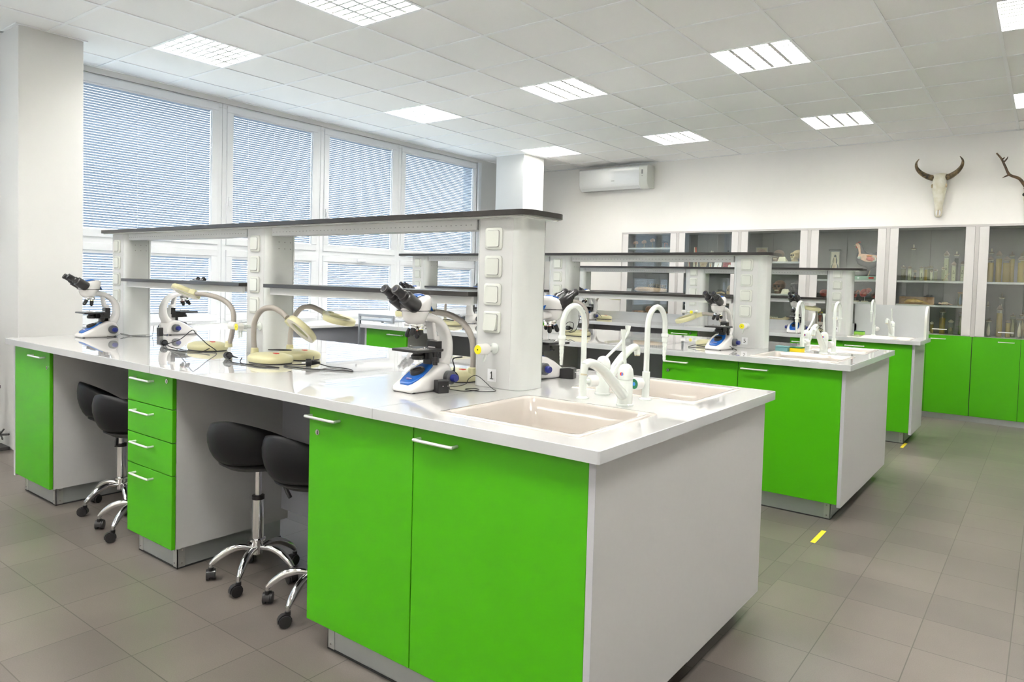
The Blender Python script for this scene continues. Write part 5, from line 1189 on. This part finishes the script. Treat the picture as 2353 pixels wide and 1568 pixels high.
t = ob2('animal_skull', 1.785, 6.26, 1.2705, 'small pale animal skull upright at the frame strip of the second cabinet', 'skull'); m = M(); m.loft([[(a+ox, b, z_) for a, b in rr(-w, -.03, w, .03, .014, 4)] for w, z_, ox in ((.022, 0, -.01), (.030, .03, -.006), (.034, .07, .0), (.028, .11, .006), (.012, .125, .008))]); c_ = obj('cranium', m, 'bonetan', t, smooth=60); m = M(); m.ball((-.014, -.03, .06), (.010, .006, .012)); obj('eye_socket', m, 'ink', c_)
t = ob2('black_box', 1.20, 6.27, 1.0305, 'dark box with white marks low in the second cabinet', 'box'); m = M(); m.box((-.045, -.03, 0), (.045, .03, .12)); b_ = obj('box_body', m, 'ink', t, bev=.002); m = M(); m.ball((-.02, -.030, .085), (.014, .002, .010)); m.ball((.022, -.030, .085), (.010, .002, .012)); obj('white_mark', m, 'plate', b_)
# first cabinet
z0 = 1.8855
for x, c1, c2, lb, hh in ((.385, 'wood', 'henpink', 'leaf-shaped tan model on a small wooden base', .10), (.515, 'flesh', 'henpink', 'pale pink flower model', .112), (.645, 'bone', 'henpink', 'white and pink double flower model', .138)):
    t = ob2('flower_model', x, 6.27, z0, lb + ' on the top shelf of the first cabinet', 'model'); m = M(); m.box((-.045, -.025, 0), (.045, .025, .010)); obj('base', m, 'wood', t, bev=.001); m = M(); m.tube([(0, 0, .01), (.004, 0, hh*.6)], .006, 8); obj('stem', m, 'bonetan', t); m = M()
    for q in range(5): m.ball((.022*cos(q*1.257), .018*sin(q*1.257), hh*.8+.008*sin(q*2)), (.016, .012, .020))
    obj('blossom', m, c2, t)
t = ob2('bird_model', .835, 6.27, z0, 'small dark bird model on a thin pink leg at the end of the top shelf of the first cabinet', 'model'); t['label'] = 'small dark-winged model on pink legs on the top shelf of the first cabinet'
m = M(); m.box((-.075, -.025, 0), (.03, .025, .010)); obj('base', m, 'wood', t, bev=.001); m = M(); m.ball((-.02, 0, .085), (.028, .014, .014)); m.ball((.02, 0, .088), (.030, .010, .007)); obj('wing', m, 'hen', t); m = M(); m.tube([(0, 0, .01), (-.002, 0, .08)], .005, 8); m.tube([(0, 0, .06), (.035, 0, .068), (.045, 0, .04)], .005, 8); obj('leg', m, 'flesh', t)
t = ob2('animal_jaw', .655, 6.25, 1.2705, 'long tan jaw with a row of large dark teeth in the first cabinet', 'jaw bone'); m = M(); m.tube(smoothpath([(-.25, 0, .034), (-.18, 0, .040), (0, 0, .038), (.15, 0, .034), (.24, 0, .03)], 6), [.012, .020, .026, .030, .032, .033, .034, .034, .034, .034, .034, .034, .034, .033, .033, .032, .032, .031, .030, .030, .029, .028, .026, .024, .02], 12); obj('jaw_body', m, 'wood', t, smooth=80); m = M()
for i in range(9):
    x = -.03 + i*.030; m.tube([(x, 0, .055), (x+.002, 0, .105), (x+.006, 0, .135-.004*i)], [.016, .013, .004], 8)
obj('tooth_row', m, 'horn', t, smooth=50, kind='stuff') if False else obj('tooth_row', m, 'horn', t, smooth=50)
t = ob2('name_card', .336, 6.18, 1.2705, 'small white card beside the toothed jaw', 'card'); m = M(); m.add([(-.05, -.01, 0), (.05, -.01, 0), (.05, .012, .046), (-.05, .012, .046)], [(0, 1, 2, 3)]); obj('sheet', m, 'plate', t, smooth=0)
for x, w_, hh, lb in ((.49, .12, .030, 'flat brown specimen'), (.645, .055, .10, 'tallest rounded brown specimen'), (.875, .05, .036, 'small coiled brown specimen')):
    t = ob2('brown_specimen', x, 6.24, .979, lb + ' at the bottom of the first cabinet', 'specimen'); m = M(); m.ball((0, 0, hh/2), (w_, .05, hh/2+.001)); m.ball((w_*.5, -.01, hh*.35), (w_*.4, .04, hh*.35)); obj('specimen_body', m, 'brownfur', t, smooth=80)

# ------------------------------------------------------------------ wall air conditioner
t = thing('air_conditioner', (.02, 6.32, 2.72), 'white wall air conditioner close under the ceiling on the back wall', 'air conditioner')
x0, x1 = -.585, .555
prof = [(YB-.001, 2.745), (6.30, 2.735), (6.245, 2.775), (6.222, 2.83), (6.218, 3.035), (6.235, 3.055), (YB-.001, 3.058)]
m = M(); m.prism(prof, x0+.012, x1-.012, 'x'); b = obj('body', m, 'acw', t, bev=.006)
b.location = -t.location
m = M(); m.prism([(YB-.001, 2.742), (6.30, 2.732), (6.243, 2.773), (6.218, 2.83), (6.214, 3.037), (6.232, 3.058), (YB-.001, 3.061)], x1-.13, x1, 'x'); o = obj('side_cover', m, 'acg', t, bev=.006); o.location = -t.location
m = M(); m.prism([(6.292, 2.741), (6.246, 2.777), (6.243, 2.775), (6.289, 2.738)], x0+.06, x1-.15, 'x'); o = obj('air_flap', m, 'acw', t, smooth=0); o.location = -t.location
m = M(); m.prism([(6.300, 2.736), (6.290, 2.7385), (6.2895, 2.7375), (6.2995, 2.735)], x0+.06, x1-.15, 'x'); m.box((-.02, 6.2165, 2.855), (.03, 6.2185, 2.862)); m.box((x1-.09, 6.2125, 2.93), (x1-.065, 6.2145, 2.99)); m.box((x1-.085, 6.2125, 2.90), (x1-.07, 6.2145, 2.908)); o = obj('marking', m, 'seam', t, smooth=0); o.location = -t.location

# ------------------------------------------------------------------ hunting trophies
t = thing('bull_skull', (4.10, 6.40, 2.56), 'white bull skull with two curved dark horns hung on the back wall', 'skull')
m = M(); rings = []
for z, w, d, yo in ((-.345, .016, .008, .0), (-.33, .034, .016, 0), (-.29, .040, .022, 0), (-.24, .040, .028, -.005), (-.19, .046, .034, -.012), (-.12, .058, .042, -.02), (-.05, .070, .050, -.026), (.0, .078, .054, -.03), (.03, .072, .054, -.03), (.07, .068, .052, -.03), (.115, .072, .046, -.025), (.135, .064, .036, -.02), (.142, .040, .024, -.015)):
    rings.append([(w*cos(2*pi*k/24), yo+d*sin(2*pi*k/24), z) for k in range(24)])
m.loft(rings); sk = obj('cranium', m, 'bone', t, smooth=80)
for q in (-1, 1):
    m = M(); m.ball((q*.066, -.045, .0), (.014, .022, .024)); obj('eye_socket', m, 'bonetan', sk)
m = M(); m.ball((0, -.020, -.295), (.024, .010, .038)); obj('nose_opening', m, 'plate', sk); m = M(); m.tube([(0, -.034, -.265), (0, -.034, -.33)], .006, 8); obj('nose_bone', m, 'bonetan', sk)
for q in (-1, 1):
    pts = smoothpath([(q*.055, -.02, .090), (q*.115, -.05, .108), (q*.175, -.09, .145), (q*.215, -.13, .195), (q*.222, -.15, .250), (q*.195, -.16, .295)], 6); n = len(pts)
    m = M(); m.tube(pts, [.031*(1-(i/(n-1))**1.3)+.003 for i in range(n)], 14); obj('horn', m, 'horn', t, smooth=80, label='curved dark-tipped horn')
t = thing('deer_skull', (4.93, 6.40, 2.42), 'deer skull with brown branching antlers at the edge of the photo', 'skull')
m = M(); rings = []
for z, w, d, yo in ((-.30, .015, .012, 0), (-.24, .030, .024, -.01), (-.14, .040, .036, -.02), (-.04, .058, .046, -.03), (.02, .062, .048, -.03), (.06, .052, .04, -.03), (.09, .03, .02, -.02)):
    rings.append([(w*cos(2*pi*k/20), yo+d*sin(2*pi*k/20), z) for k in range(20)])
m.loft(rings); sk = obj('cranium', m, 'bone', t, smooth=80)
for q in (-1, 1):
    m = M(); m.ball((q*.050, -.055, .0), (.016, .014, .018)); obj('eye_socket', m, 'ink', sk)
    m = M(); pts = smoothpath([(q*.030, -.03, .06), (q*.05, -.04, .10), (q*.10, -.06, .17), (q*.185, -.08, .215), (q*.225, -.08, .30), (q*.265, -.07, .39), (q*.31, -.05, .455)], 6); n = len(pts)
    m.tube(pts, [.019-.011*i/(n-1) for i in range(n)], 10); m.tube([(q*.185, -.08, .215), (q*.22, -.10, .195), (q*.245, -.11, .180)], [.012, .007, .002], 8); m.tube([(q*.245, -.075, .345), (q*.215, -.09, .38), (q*.205, -.09, .405)], [.009, .007, .002], 8); m.tube([(q*.26, -.07, .38), (q*.235, -.07, .40)], [.012, .004], 8); m.lathe([(.02, 0), (.027, .008), (.02, .016)], (q*.034, -.03, .058), 12)
    obj('antler', m, 'antler', t, smooth=70, label='brown branching antler')
